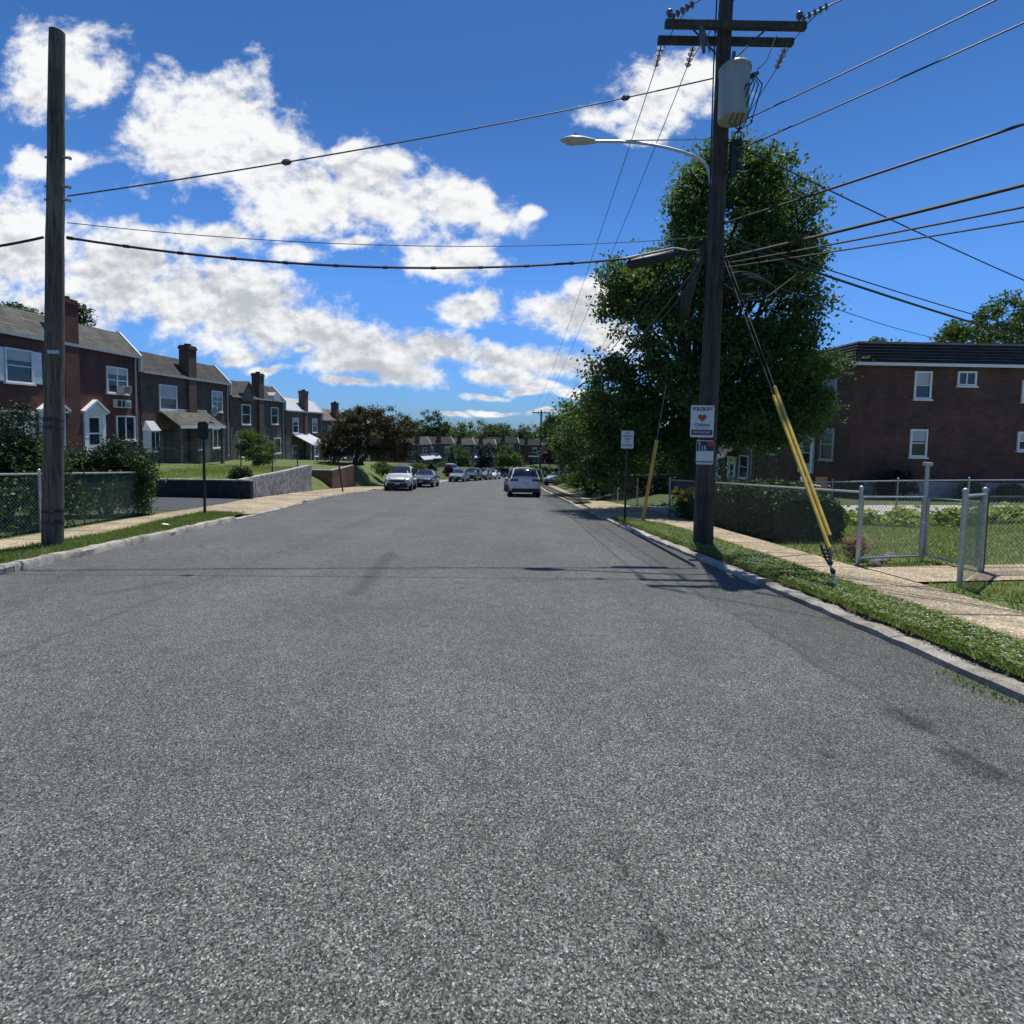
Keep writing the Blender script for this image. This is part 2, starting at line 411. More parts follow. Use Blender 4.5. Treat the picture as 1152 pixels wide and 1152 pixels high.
M['pole_b'] = wood_pole_mat('dark_creosoted_pole', (.022,.018,.015), (.095,.075,.058))
M['arm'] = wood_pole_mat('crossarm_timber', (.03,.03,.026), (.085,.082,.07))
M['porcelain'] = mat('grey_porcelain', (.10,.105,.11), .3, .2)
M['tank'] = mat('transformer_grey_paint', (.36,.385,.39), .5, .1, scale=3.5, col2=(.27,.28,.275), aniso=(1,1,.25))
M['lamp_grey'] = mat('lamp_casting_grey', (.45,.45,.43), .5, .1)
M['alu'] = mat('dull_aluminium', (.5,.5,.5), .45, .12, metal=.6)
M['lens'] = mat('lamp_lens', (.42,.44,.42), .25, .1)
M['yellow'] = mat('yellow_guard_plastic', (.74,.50,.07), .55, .12, scale=5, col2=(.55,.38,.07))
M['yellow_old'] = mat('faded_yellow_guard', (.55,.35,.05), .6, .2, scale=4)
M['sign_white'] = mat('white_sign_face', (.62,.65,.66), .5, .05)
M['sign_dark'] = mat('sign_back_dark_green', (.012,.022,.02), .6, .2)
M['ink'] = mat('black_sign_ink', (.012,.013,.02), .6, .1)
M['ink_red'] = mat('red_sign_ink', (.42,.05,.05), .6, .1)
M['ink_brown'] = mat('dark_red_sign_ink', (.16,.035,.04), .6, .1)
M['ink_teal'] = mat('teal_sign_ink', (.02,.10,.14), .6, .1)
M['navy'] = mat('navy_sign_ink', (.015,.022,.07), .5, .1)
M['rust'] = mat('rusty_iron', (.10,.055,.035), .8, .3)
M['leaf_big'] = leaf_mat('maple_leaf', (.026,.058,.018), (.11,.165,.045), .46)
M['leaf_right'] = leaf_mat('fresh_leaf', (.035,.075,.016), (.085,.14,.032))
M['leaf_bronze'] = leaf_mat('bronze_leaf', (.030,.028,.014), (.08,.072,.03), .25)
M['leaf_far'] = leaf_mat('far_leaf', (.035,.062,.026), (.075,.12,.045))
M['leaf_far_yellow'] = leaf_mat('yellow_green_leaf', (.06,.09,.022), (.11,.14,.04))
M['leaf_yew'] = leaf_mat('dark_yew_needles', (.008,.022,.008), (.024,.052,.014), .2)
M['leaf_bush'] = leaf_mat('bush_leaf', (.045,.085,.016), (.11,.16,.035))
M['leaf_vine'] = leaf_mat('vine_leaf', (.035,.08,.018), (.10,.16,.045))
M['leaf_hedge'] = leaf_mat('privet_leaf', (.018,.04,.010), (.045,.08,.02), .25)
M['leaf_hosta'] = leaf_mat('hosta_leaf', (.14,.20,.02), (.28,.34,.05))
M['leaf_purple'] = leaf_mat('purple_leaf', (.03,.014,.018), (.06,.028,.032), .25)
M['leaf_dark'] = leaf_mat('dark_shrub_leaf', (.010,.018,.018), (.028,.04,.035), .2)
M['grass'] = leaf_mat('grass_blade', (.06,.115,.02), (.18,.24,.058), .35)
M['dry'] = leaf_mat('dry_blade', (.20,.15,.07), (.34,.28,.14), .2)
M['lawn_blade'] = leaf_mat('lawn_blade', (.13,.18,.028), (.25,.29,.065), .35)
M['clover'] = mat('clover_flower_white', (.62,.60,.54), .9, .1)
M['petal_yellow'] = leaf_mat('yellow_petal', (.85,.42,.03), (.95,.72,.10), .3)
M['petal_pink'] = leaf_mat('magenta_petal', (.24,.012,.06), (.42,.04,.13), .3)
M['bark'] = wood_pole_mat('tree_bark', (.03,.022,.016), (.11,.085,.06))
M['tyre'] = mat('tyre_rubber', (.014,.014,.015), .85, .2)
M['rim'] = mat('alloy_rim', (.38,.39,.4), .35, .1, metal=.8)
M['plastic'] = mat('black_car_plastic', (.018,.018,.02), .6, .2)
M['lamp_clear'] = mat('headlamp_clear', (.62,.65,.68), .12, .1, spec=.8)
M['lamp_red'] = mat('tail_lamp_red', (.05,.006,.008), .2, .2, spec=.8)
M['plate'] = mat('licence_plate', (.55,.58,.66), .5, .1)
M['mulch'] = mat('stone_edging', (.17,.15,.13), .9, .4, scale=9, bump=.6)
M['paper'] = mat('white_paper', (.75,.75,.73), .8, .05)
M['white_plastic'] = mat('white_resin', (.66,.67,.68), .5, .08)
M['chair_tan'] = mat('tan_canvas', (.30,.17,.08), .8, .15)
M['ac'] = mat('beige_ac_case', (.58,.56,.5), .6, .1)

# ------------------------------------------------------------------ ground, road, kerbs
ys_near = [-25,-12,-4]+[i*.5 for i in range(0,60)]+[30+i*1.5 for i in range(0,20)]+[60+i*3 for i in range(0,24)]
def sheet(name, m, fa, fb, h, ys, nx=2, hump=0.0, kind='structure', hb=None, dips=(), dipk=0, lip=0):
    mb = MB(); rows = []
    for y in ys:
        a, b = fa(y), fb(y)
        hh = h if hb is None else None
        dp_ = max([0]+[min(1,max(0,min(y-a0,b0-y)/.6+.5)) for a0,b0 in dips])*.092
        rows.append([(a+(b-a)*k/(nx-1), y, zr(y)+(h if hb is None else h+(hb-h)*k/(nx-1))+hump*math.sin(PI*k/(nx-1))-(lip if k == 0 else 0)-(dp_*(1-abs((k-dipk)/(nx-1))*1.6) if abs(k-dipk)/(nx-1) < .6 else 0)) for k in range(nx)])
    mb.strip(rows); o = mb.build(name, m); tag(o, kind=kind); return o
def ground_h(x, y):
    z = zr(y)
    if x > 5.6:
        z += .09 + .35*min(1,max(0,(x-9)/10.0))
    elif x < -9:
        z += .06
    else: z -= .12
    return z
mb = MB(); rows = []
gx = [-400,-200,-100,-60,-40,-30,-24,-20,-16,-13,-11.4,-10.4,-9.5,-8.5,-6,-3,0,2.5,4.2,5.2,5.6,7,9,12,15,19,24,30,45,70,120,220,420]
gy = [-60,-25,-10,-4,0,2,4,6,8,10,12,14,16,18,20,23,26,30,35,40,47,55,65,75,85,90,95,100,106,112,118,124,130,150,190,260,400,800]
for y in gy: rows.append([(x, y, ground_h(x,y) if not (-12 < x < 6) else zr(y)-.15) for x in gx])
mb.strip(rows); tag(mb.build('ground', M['ground']), kind='structure')
sheet('road', M['road'], lambda y: lk(y)-.02, lambda y: rk(y)+.02, 0.0, ys_near, 9)
# kerbs: real steps
def kerb(name, f, side, y0, y1, gaps=(), kh=.125, chips=.08):
    mb = MB(); y = y0; rnd = random.Random(len(name)+int(side*3))
    while y < y1:
        L = min(2.4, y1-y); drop = any(a <= y+L/2 <= b for a, b in gaps)
        ht = .035 if drop else kh
        n = 14; rows = []
        for i in range(n+1):
            yy = y+.006+(L-.012)*i/n; x = f(yy); z = zr(yy)
            w = .17; chip = rnd.random() < chips; j = rnd.uniform(-.012,.012); jz = rnd.uniform(-.012,.008)-(rnd.uniform(.006,.02) if chip else 0)
            prof = [(0,-.1),(0+.0,ht*.7+jz*.5),(.03+(.035 if chip else 0),ht+jz),(w*.6,ht+jz+.004),(w+j,ht+jz),(w+j,-.1)]
            rows.append([(x+side*(a+j*.6), yy, z+b) for a, b in prof])
        mb.strip(rows)
        mb.add(rows[0],[list(range(6))]); mb.add(rows[-1],[list(range(6))])
        y += L
    o = mb.build(name, M['kerb']); tag(o, kind='structure')
kerb('kerb', lk, -1, -24, 100, ((15.5,22),(30,33)))
kerb('kerb', rk, 1, -24, 100, ((16.5,24),), .085, .35)
KW = .17
kl = lambda y: lk(y)-KW; kr = lambda y: rk(y)+KW
fl = lambda t: (lambda y: interp(t, y))
yl = [y for y in ys_near if y <= 15.5]; yr = [y for y in ys_near if y <= 16]
sheet('verge', M['soil'], lambda y: kl(y)-.005, fl(LV), .11, yl, 5, .03)
sheet('verge', M['soil'], lambda y: kr(y)-.03, lambda y: max(interp(RV,y), kr(y)+.02), .100, yr, 9, .03, lip=.09)
sheet('sidewalk', M['walk'], lambda y: interp(LV,y)-.004 if y <= 15.4 else kl(y)-.005, fl(LS), .128, [y for y in ys_near if y <= 100], 4, dips=((15.5,22),(30,33)))
sheet('sidewalk', M['walk'], lambda y: max(interp(RV,y), kr(y)+.02)+.004 if y <= 16 else (kr(y)+.005 if y < 24 else kr(y)+.75), fl(RS), .128, [y for y in ys_near if y <= 100], 4, dips=((16.5,24),))
sheet('verge', M['soil'], lambda y: kr(y)+.006, lambda y: kr(y)+.745, .115, [y for y in ys_near if 23.5 <= y <= 90], 3, .03)
# lawns and drives
def lawn_sheet(name, m, pts):
    """bilinear sheet from a 2-D list of (x,y,z)"""
    mb = MB(); mb.strip(pts); o = mb.build(name, m); tag(o, kind='structure'); return o
# side yard by the left fence, rising to the first house
rows = []
for y in [-8,0,4,8,11,14,15.6]:
    rows.append([(interp(LS,y)-.01+(-21.7-interp(LS,y))*t, y, zr(y)+.12+(-.35-zr(y)-.12)*t*t) for t in (0,.15,.3,.5,.75,1)])
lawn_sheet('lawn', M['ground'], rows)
rows = []
for y in (15.6,17,19,21.6):
    rows.append([(x, y, zr(y)+.134+(0.012 if x < -12 else 0)) for x in (interp(LS,y)-.02,-13,-16,-22)])
lawn_sheet('driveway', M['drive'], rows)
W1 = -.93; W2 = -1.48
def raised(name, y0, y1, x0a, x0b, ztop, zback):
    mb = MB(); rows = []
    for i in range(9):
        t = i/8; y = y0+(y1-y0)*t; xa = x0a+(x0b-x0a)*t
        rows.append([(xa+(-21.8-xa)*s, y, ztop+(zback-ztop)*s+.03*math.sin(7*s+3*t)) for s in (0,.1,.25,.45,.7,1)])
    mb.strip(rows); o = mb.build(name, M['lawn']); tag(o, kind='structure')
raised('lawn', 21.9, 30.0, -11.75, -12.0, W1-.06, W1)
# grass bank falling to the pavement between the two walls
rows = []
for y in (30.0,31,32,33.0):
    rows.append([(x, y, max(zr(y)+.13+(W1-.25-zr(y)-.13)*t, -99)) for x, t in ((interp(LS,y)+.0,0),(-12.3,.35),(-13.5,.75),(-16,.95),(-21.8,1))])
lawn_sheet('lawn', M['lawn'], rows)
raised('lawn', 33.2, 38.0, -11.85, -11.95, W2-.05, W2+.1)
def bank(y0, y1, zt):
    rows = []
    for i in range(6):
        y = y0+(y1-y0)*i/5; x0 = interp(LS,y)
        rows.append([(x0,y,zr(y)+.12),(x0-.5,y,zr(y)+.3),(x0-2.0,y,zt-.1),(x0-4,y,zt),(min(x0-6,-18),y,zt),(-23,y,zt+.1)])
    lawn_sheet('lawn', M['lawn'] if y0 < 50 else M['ground'], rows)
bank(38.0,42.5,W2); bank(42.7,52,-2.2); bank(52.2,62,-3.0); bank(62.2,75,-4.2); bank(75.2,90,-5.6)
# right-hand yard, drive and the bank further down
rows = []
for y in [-10,-4,0,3,5,7,9,11,13,15,17.0]:
    rows.append([(x, y, zr(y)+h) for x, h in ((5.66,.10),(6.2,.125),(8,.15),(11,.22),(15,.34),(20,.46),(28,.5),(45,.5))])
lawn_sheet('lawn', M['lawn'], rows)
rows = []
for y in (17.0,18.5,20,21.3):
    rows.append([(x, y, zr(y)+h+.008) for x, h in ((interp(RS,y)-.02,.13),(7,.16),(9,.2),(12,.28),(16,.38),(22,.47),(30,.5),(45,.5))])
lawn_sheet('driveway', M['concrete'], rows)
rows = []
for y in (21.29,22.2,23,26,30,35,42):
    t_ = min(1,max(0,(y-21.29)/1.5)); H0 = (.13,.145,.17,.2,.28,.39,.47,.5); H1 = (.12,.4,.55,.5,.45,.5,.5,.5)
    rows.append([(x, y, zr(y)+a_+(b_-a_)*t_) for x, a_, b_ in zip((interp(RS,y)+.02,interp(RS,y)+1.2,7,9,12,16.4,22,45),H0,H1)])
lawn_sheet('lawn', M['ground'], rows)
rows = []
for y in (42,50,60,70,80,90,100,115):
    x0 = interp(RS,y)
    rows.append([(x0+.02,y,zr(y)+.12),(x0+1,y,zr(y)+.45),(x0+3,y,zr(y)+.6),(x0+10,y,zr(y)+.6),(x0+30,y,zr(y)+.6)])
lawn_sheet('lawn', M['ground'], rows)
# garden path to the gate
rows = []
for t in range(6):
    x = 5.64+t*.9
    rows.append([(x, 6.98+t*.10, zr(6.98+t*.1)+.139+t*.012),(x, 8.05+t*.10, zr(8.05+t*.1)+.139+t*.012)])
lawn_sheet('path', M['walk'], rows)

# ------------------------------------------------------------------ retaining walls
def wall_thing(name, label, segs, m, thick=.25, cap=None, cap_m=None):
    """segs: list of (x0,y0,zb0,zt0, x1,y1,zb1,zt1)"""
    r = empty(name, (segs[0][0],segs[0][1],segs[0][2]), 0, label, 'wall')
    mb = MB(off=r.location); cb = MB(off=r.location)
    for (x0,y0,b0,t0,x1,y1,b1,t1) in segs:
        d = Vector((x1-x0,y1-y0)); d.normalize(); nx, ny = d.y*thick, -d.x*thick
        n = 8; rows = []
        A = []
        for i in range(n+1):
            s = i/n; x = x0+(x1-x0)*s; y = y0+(y1-y0)*s; b = b0+(b1-b0)*s; t = t0+(t1-t0)*s+.012*math.sin(9*s)
            A.append([(x,y,b),(x,y,t),(x+nx,y+ny,t),(x+nx,y+ny,b)])
        mb.strip(A); mb.add(A[0],[(0,1,2,3)]); mb.add(A[-1],[(3,2,1,0)])
        for i in range(n):
            if cap:
                q = [(A[i][1][0]-d.y*.03,A[i][1][1]+d.x*.03),(A[i][2][0]+d.y*.03,A[i][2][1]-d.x*.03),(A[i+1][2][0]+d.y*.03,A[i+1][2][1]-d.x*.03),(A[i+1][1][0]-d.y*.03,A[i+1][1][1]+d.x*.03)]
                z = [A[i][1][2],A[i][2][2],A[i+1][2][2],A[i+1][1][2]]
                cb.add([(p[0],p[1],zz+.002) for p,zz in zip(q,z)]+[(p[0],p[1],zz+cap) for p,zz in zip(q,z)],
                       [(4,5,6,7),(0,1,5,4),(1,2,6,5),(2,3,7,6),(3,0,4,7)])
    mb.build('wall_face', m, r)
    if cap: cb.build('coping', cap_m or M['concrete'], r)
    return r
wall_thing('retaining_wall', 'low retaining wall, its shade painted near black, across the back of the driveway', [(-21.8,21.7,zr(21.7)-.1,W1-.02,-11.09,21.66,zr(21.7)-.1,W1)], M['wall_dark'], -.22, .05)
wall_thing('retaining_wall', 'weathered pale grey retaining wall along the pavement, in front of the lawn', [(-11.42,21.68,zr(21.7)-.1,W1+.03,-11.72,29.9,zr(29.9)-.1,W1+.02)], M['stucco'], -.3, .05)
wall_thing('retaining_wall', 'reddish brick retaining wall with concrete top below the bronze tree',
    [(-18,33.1,zr(33)-.1,W2-.02,-11.66,33.1,zr(33)-.1,W2),(-11.64,33.12,zr(33)-.1,W2+.003,-11.72,38,zr(38)-.1,W2-.02)], M['brick_wall'], -.25, .05)

# ------------------------------------------------------------------ grass
def blades(name, xs, ys, zs, hmin, hmax, w, m, lean=.5, label=None):
    n = len(xs); V = np.zeros((n,3,3)); a = RNG.uniform(0,2*PI,n); h = RNG.uniform(hmin,hmax,n)
    dx, dy = np.cos(a)*w, np.sin(a)*w; l = RNG.uniform(-lean,lean,(n,2))*h[:,None]
    V[:,0,0] = xs-dx; V[:,0,1] = ys-dy; V[:,0,2] = zs
    V[:,1,0] = xs+dx; V[:,1,1] = ys+dy; V[:,1,2] = zs
    V[:,2,0] = xs+l[:,0]; V[:,2,1] = ys+l[:,1]; V[:,2,2] = zs+h
    o = quads_object(name, V, m, None, 3); tag(o, label, 'grass', kind='stuff'); return o
vzr = np.vectorize(zr)
def leaf_quads(c, L, W, up=.3):
    n = len(c); nrm = RNG.normal(size=(n,3)); nrm[:,2] += up*2; nrm /= np.linalg.norm(nrm,axis=1)[:,None]
    t = RNG.normal(size=(n,3)); t -= nrm*np.sum(t*nrm,axis=1)[:,None]; t /= np.linalg.norm(t,axis=1)[:,None]
    b = np.cross(nrm,t); s = RNG.uniform(.65,1.25,n)[:,None]
    V = np.stack([c+t*L*s*.5, c+b*W*s*.5+nrm*L*.08, c-t*L*s*.5, c-b*W*s*.5+nrm*L*.08], axis=1)
    return V
def tufted(n, y0, y1, fa, fb, power=1.0):
    ys = y0+(y1-y0)*RNG.uniform(0,1,n)**power; a = np.array([fa(y) for y in ys]); b = np.array([fb(y) for y in ys])
    return a+(b-a)*RNG.uniform(0,1,n), ys
rvf = lambda y: max(interp(RV,y), kr(y)+.02)
xs, ys = tufted(52000, 1.5, 16, lambda y: kr(y)-.03, lambda y: rvf(y)+.06, 1.25)
patch = (np.sin(xs*7+ys*3)+np.sin(ys*5.3-xs*2))*.25+RNG.normal(0,.3,len(xs)) > -.25
xs, ys = xs[patch], ys[patch]
blades('verge_grass', xs, ys, vzr(ys)+.12, .03, .09, .006, M['grass'], .9, 'clover and grass filling the narrow verge beside the right kerb')
xs, ys = tufted(22000, 1.5, 14.5, lambda y: kr(y)+.02, lambda y: rvf(y)-.02, 1.2)
cv = leaf_quads(np.stack([xs,ys,vzr(ys)+.12+RNG.uniform(.03,.075,len(xs))],1), .034, .034, 1.2)
tag(quads_object('clover_leaves', cv, M['grass']), 'small round clover leaves in the verge beside the right kerb', 'clover', kind='stuff')
xs, ys = tufted(1050, 1.5, 13, lambda y: kr(y)+.06, lambda y: rvf(y)-.04, 1.1)
ok = (np.sin(xs*5+ys*2.1)+np.sin(ys*1.7)) > -.3; xs, ys = xs[ok], ys[ok]
mb = MB()
for x, y in zip(xs, ys): mb.ball((x,y,zr(y)+.12+random.uniform(.06,.1)), random.uniform(.005,.009), 5, 3)
tag(mb.build('clover_flowers', M['clover']), 'tiny white clover heads dotted over the right verge', 'flowers', kind='stuff')
xs, ys = tufted(30000, 2, 15.4, lambda y: interp(LV,y)-.07, lambda y: kl(y)+.04)
ok = (np.sin(xs*6+ys*2.3)+np.sin(ys*4.1-xs*3))*.3+RNG.normal(0,.3,len(xs)) > -.32; xs, ys = xs[ok], ys[ok]
blades('verge_grass', xs, ys, vzr(ys)+.12, .03, .10, .008, M['grass'], .8, 'bright grass on the verge along the left kerb and around the bare pole')
# lawn of the right yard, seen through the fence
n = 52000
xs = RNG.uniform(5.7,17,n); ys = RNG.uniform(4.5,17,n)
ok = ~((ys > 6.98+(xs-5.64)*.11) & (ys < 8.05+(xs-5.64)*.11) & (xs < 9.8)); xs, ys = xs[ok], ys[ok]
hh = np.interp(xs,[5.66,6.2,8,11,15,20],[.10,.125,.15,.22,.34,.46])
blades('lawn_grass', xs, ys, vzr(ys)+hh, .03, .085, .010, M['lawn_blade'], .8, 'mown yard grass behind the chain link gate')
xs = RNG.uniform(-21,-11.8,18000); ys = RNG.uniform(21.95,29.9,18000)
blades('lawn_grass', xs, ys, np.full(len(xs),W1-.05), .03, .10, .016, M['lawn_blade'], .7, 'yellowish grass on the lawn above the grey retaining wall')
xs, ys = tufted(5000, 1.5, 16, lambda y: kr(y)-.05, lambda y: rvf(y)+.05, 1.25)
blades('dry_grass', xs, ys, vzr(ys)+.12, .03, .10, .005, M['dry'], 1.0, 'dry straw coloured blades scattered through the right verge')
# weeds in the right gutter
xs = []; ys = []
for (px,py) in ((1082,768),(962,704),(1122,783)):
    g = gnd(px,py); k = 45
    xs += list(g.x+RNG.normal(0,.05,k)); ys += list(g.y+RNG.normal(0,.16,k))
xs = np.array(xs); ys = np.array(ys)
blades('gutter_weeds', xs, ys, vzr(ys)+.0, .02, .06, .008, M['grass'], .9, 'sparse weeds sprouting along the foot of the right kerb')

# ------------------------------------------------------------------ trees and bushes
def crown_pts(lobes, nclump, per, cr, shell=.55):
    """leaf positions gathered in clumps that fill the lobes' outer volume; lobes: (x,y,z,rx,ry,rz)"""
    L = np.array(lobes, float); vol = L[:,3]*L[:,4]*L[:,5]; p = vol**.75/np.sum(vol**.75)
    idx = RNG.choice(len(L), nclump, p=p)
    d = RNG.normal(size=(nclump,3)); d /= np.linalg.norm(d,axis=1)[:,None]
    r = RNG.uniform(shell**3,1,nclump)**(1/3.)*RNG.uniform(.85,1.08,nclump)
    c = L[idx,:3]+d*r[:,None]*L[idx,3:]
    cnt = np.maximum(4,(per*RNG.uniform(.5,1.5,nclump)).astype(int))
    rad = cr*RNG.uniform(.55,1.3,nclump)
    P = np.repeat(c,cnt,axis=0); R = np.repeat(rad,cnt)
    g = RNG.normal(size=P.shape)*.44
    g[:,2] *= .75
    return P+g*R[:,None]
def limb(mb, a, b, r0, r1, n=5, wob=.12):
    a, b = Vector(a), Vector(b); L = (b-a).length; pts = []; rs = []
    for i in range(n+1):
        t = i/n; k = math.sin(PI*t)*wob*L*.4
        pts.append(a.lerp(b,t)+Vector((random.uniform(-1,1)*k*.5,random.uniform(-1,1)*k*.5,0))); rs.append(r0+(r1-r0)*t)
    mb.tube(pts, rs, 8)
    return pts
def tree(name, base, lobes, label, m, nclump, per, cr, leaf, trunk_r, cat='tree', group=None, trunks=None, shell=.55, fork=.45, W=.62, limbs=()):
    r = empty(name, base, 0, label, cat, group); b = Vector(base)
    mb = MB(off=b)
    for (tx,ty) in (trunks or [(0,0)]):
        st = b+Vector((tx,ty,-.15))
        cz = sum(l[2] for l in lobes)/len(lobes); top = Vector((b.x+tx*2.2+ (sum(l[0] for l in lobes)/len(lobes)-b.x)*.5, b.y+ty*2, b.z+(cz-b.z)*fork*1.6))
        mid = st.lerp(top,.5)+Vector((random.uniform(-.1,.1),0,0))
        mb.tube([st, st+Vector((0,0,.35)), mid, top],[trunk_r*1.35,trunk_r*1.02,trunk_r*.85,trunk_r*.6],10)
        for l in lobes:
            if random.random() < .85: limb(mb, mid.lerp(top,random.uniform(.2,1)), Vector(l[:3])+Vector((0,0,l[5]*.2)), trunk_r*.42, trunk_r*.10)
    for lm in limbs: mb.tube([at(*q) for q in lm],[.09,.16,.19,.22,.26],10)
    mb.build('trunk', M['bark'], r)
    P = crown_pts(lobes, nclump, per, cr, shell)-np.array(base)
    quads_object('crown', leaf_quads(P, leaf, leaf*W, .35), m, r)
    return r
def L3(items, d):
    """lobes from picture positions: (px,py,halfwidth px,halfheight px,depth offset, depth radius m)"""
    out = []
    for px,py,rx,ry,dd,dr in items:
        D = d+dd; p = at(px,py,D); out.append((p.x,p.y,p.z,rx*D/F,dr,ry*D/F))
    return out
# the big tree behind the right-hand pole
D = 20.0
big = L3([(815,202,38,36,0,1.5),(814,250,58,52,.4,2.1),(868,240,46,60,0,1.8),(736,328,48,36,-.3,1.9),(708,348,32,28,0,1.3),(770,330,70,60,.5,2.4),(850,330,70,70,0,2.4),(880,310,36,50,-.5,1.3),
          (760,400,80,50,0,2.5),(840,410,80,55,.3,2.6),(885,400,42,60,-.2,1.6),(725,430,45,36,-.3,1.6),(790,465,90,40,0,2.6),(720,480,50,36,0,1.7),(870,460,55,38,0,1.8),(905,430,24,28,-.3,1.0),(902,458,30,26,-.2,1.1),(884,486,34,20,0,1.3),(830,496,40,18,.3,1.5),(900,260,18,26,0,.8),(776,214,14,20,0,.7),(684,432,34,28,0,1.5),(662,466,28,24,.5,1.4),(672,500,30,26,0,1.5),(794,196,26,30,0,1.2),(850,192,30,24,0,1.2),(880,220,24,36,0,1.1),(776,242,24,44,0,1.2),(698,312,22,20,0,.9),(694,338,22,34,0,1.0),(905,300,18,44,0,1.0),(902,360,24,34,0,1.0),(700,505,40,26,0,1.5),(745,510,44,24,.5,1.8),(690,530,26,16,.5,1.2),(905,465,26,24,0,1.0),(930,405,16,16,0,.7)], D)
tree('broadleaf_tree', (7.4,20.6,zr(20.6)+.35), big, 'tall dense dark green tree behind the transformer pole', M['leaf_big'], 980, 140, .66, .155, .27, trunks=[(-.3,0),(.4,.2)], shell=.45, limbs=[((795,262,19.0),(784,298,18.1),(771,342,18.0),(768,385,19.8),(778,560,20.4))])
b2 = L3([(680,465,36,28,0,1.6),(655,490,30,20,.5,1.4),(700,500,38,30,-.5,1.6),(668,515,36,20,0,1.6),(640,502,24,22,2,1.6),(716,455,26,24,0,1.2)], 30)
tree('broadleaf_tree', (5.9,30,zr(30)+.5), b2, 'mid green bushy tree left of the tall dark tree, above the no parking sign', M['leaf_right'], 330, 60, .5, .17, .18)
b3 = L3([(632,482,22,18,0,2),(622,490,14,14,0,1.6),(648,478,16,14,0,1.6),(640,500,22,16,0,2)], 58)
tree('broadleaf_tree', (6.8,58,zr(58)+1), b3, 'lighter green tree right of the distant utility pole', M['leaf_right'], 150, 50, .7, .3, .2)
b4 = L3([(628,512,18,12,0,1.6),(640,518,16,10,0,1.4),(616,508,8,8,0,1)], 50)
tree('purple_tree', (4.9,50,zr(50)+.6), b4, 'low dark purple tree under the lighter green tree beyond the white car', M['leaf_purple'], 90, 50, .5, .2, .14)
# bronze tree on the left
b5 = L3([(416,487,46,30,0,2.4),(385,498,26,22,-.5,1.7),(450,496,24,22,0,1.6),(412,472,26,16,0,1.6),(430,470,22,14,.3,1.3),(396,475,18,14,0,1.2),(372,504,16,14,0,1.1),(440,508,26,12,0,1.5),(456,482,14,12,.3,1.0)], 41)
tree('bronze_tree', tuple(Vector((at(403,526,41).x,41,W2-.1))), b5, 'rounded bronze brown tree on the bank above the parked cars', M['leaf_bronze'], 520, 70, .42, .15, .2, trunks=[(-.22,0),(.2,.1)], shell=.5, fork=.35)
# trees behind the houses and in the distance
def far_tree(items, d, base_z, label, m, nc=90, per=45, cr=1.3, leaf=.55, name='distant_tree', tr=.3, group='trees beyond the houses'):
    lb = L3(items, d); x = sum(l[0] for l in lb)/len(lb)
    tree(name, (x,d,base_z), lb, label, m, nc, per, cr, leaf, tr, group=group)
far_tree([(485,480,20,17,0,4),(474,484,12,10,0,3),(496,484,10,10,0,3)],150,-9,'dark green round tree rising above the far terrace at its left end',M['leaf_far'],110)
far_tree([(535,486,34,13,0,5),(512,488,16,9,0,4),(556,488,14,9,0,4)],165,-9,'wide yellow green tree in the middle of the far tree line',M['leaf_far_yellow'],120)
far_tree([(562,488,18,11,0,4),(548,488,14,9,0,4)],158,-9,'small dark tree just right of the yellow green tree on the skyline',M['leaf_far'],80)
far_tree([(592,486,16,10,0,5),(580,490,14,8,0,4),(606,490,14,8,0,4)],175,-9,'dome shaped dark tree left of the distant utility pole',M['leaf_far'],90)
far_tree([(636,480,24,14,0,5),(618,486,16,10,0,4),(655,474,16,16,0,5)],130,-8,'green tree on the skyline right of the distant utility pole',M['leaf_far'],110)
far_tree([(458,484,14,12,0,4),(446,492,12,10,0,3)],120,-8,'dull green tree partly behind the bronze tree',M['leaf_far'],70,40,1.1,.5)
far_tree([(1110,365,40,26,0,3.5),(1145,352,34,28,0,3),(1080,378,26,16,0,2),(1130,395,50,30,0,4),(1165,375,30,40,0,3)],46,zr(46),'green tree rising behind the roof of the dark brick house',M['leaf_right'],230,55,.8,.3)
far_tree([(985,388,8,5,0,1.2),(1000,392,14,6,0,1.4),(1020,392,10,4,0,1)],50,zr(50),'treetop barely showing over the corner of the dark roof',M['leaf_far'],45,40,.7,.3)
far_tree([(80,362,16,14,0,1.4),(88,352,8,8,0,.8),(70,372,14,12,0,1.2)],32,.3,'leafy treetop beside the first chimney, behind the left pole',M['leaf_far'],60,45,.45,.2)
far_tree([(8,352,22,10,0,1.5),(32,356,14,6,0,1.0)],33,.3,'treetop peeping over the roof at the left edge',M['leaf_far'],50,45,.45,.2)
for (px,py,rx,ry,d,mm,lab) in ((470,488,18,12,165,'leaf_far','dark tree of the far tree line right of the bronze tree'),(505,490,18,12,175,'leaf_far','dark tree of the far tree line between the round tree and the yellow green one'),(577,494,16,9,185,'leaf_far','low dark tree of the far tree line below the dome shaped one'),(612,492,18,11,190,'leaf_far_yellow','pale tree of the far tree line behind the distant pole'),(430,492,22,12,150,'leaf_far','tree of the far tree line hidden behind the bronze tree'),(545,493,26,9,195,'leaf_far','low dark tree of the far tree line below the yellow green one'),(670,480,26,20,120,'leaf_far','tree of the far tree line seen over the mid green bushy tree')):
    far_tree([(px,py,rx,ry,0,5),(px-rx*.6,py+4,rx*.7,ry*.8,0,4),(px+rx*.6,py+3,rx*.7,ry*.8,0,4)],d,-9,lab,M[mm],100,45,1.5,.7)
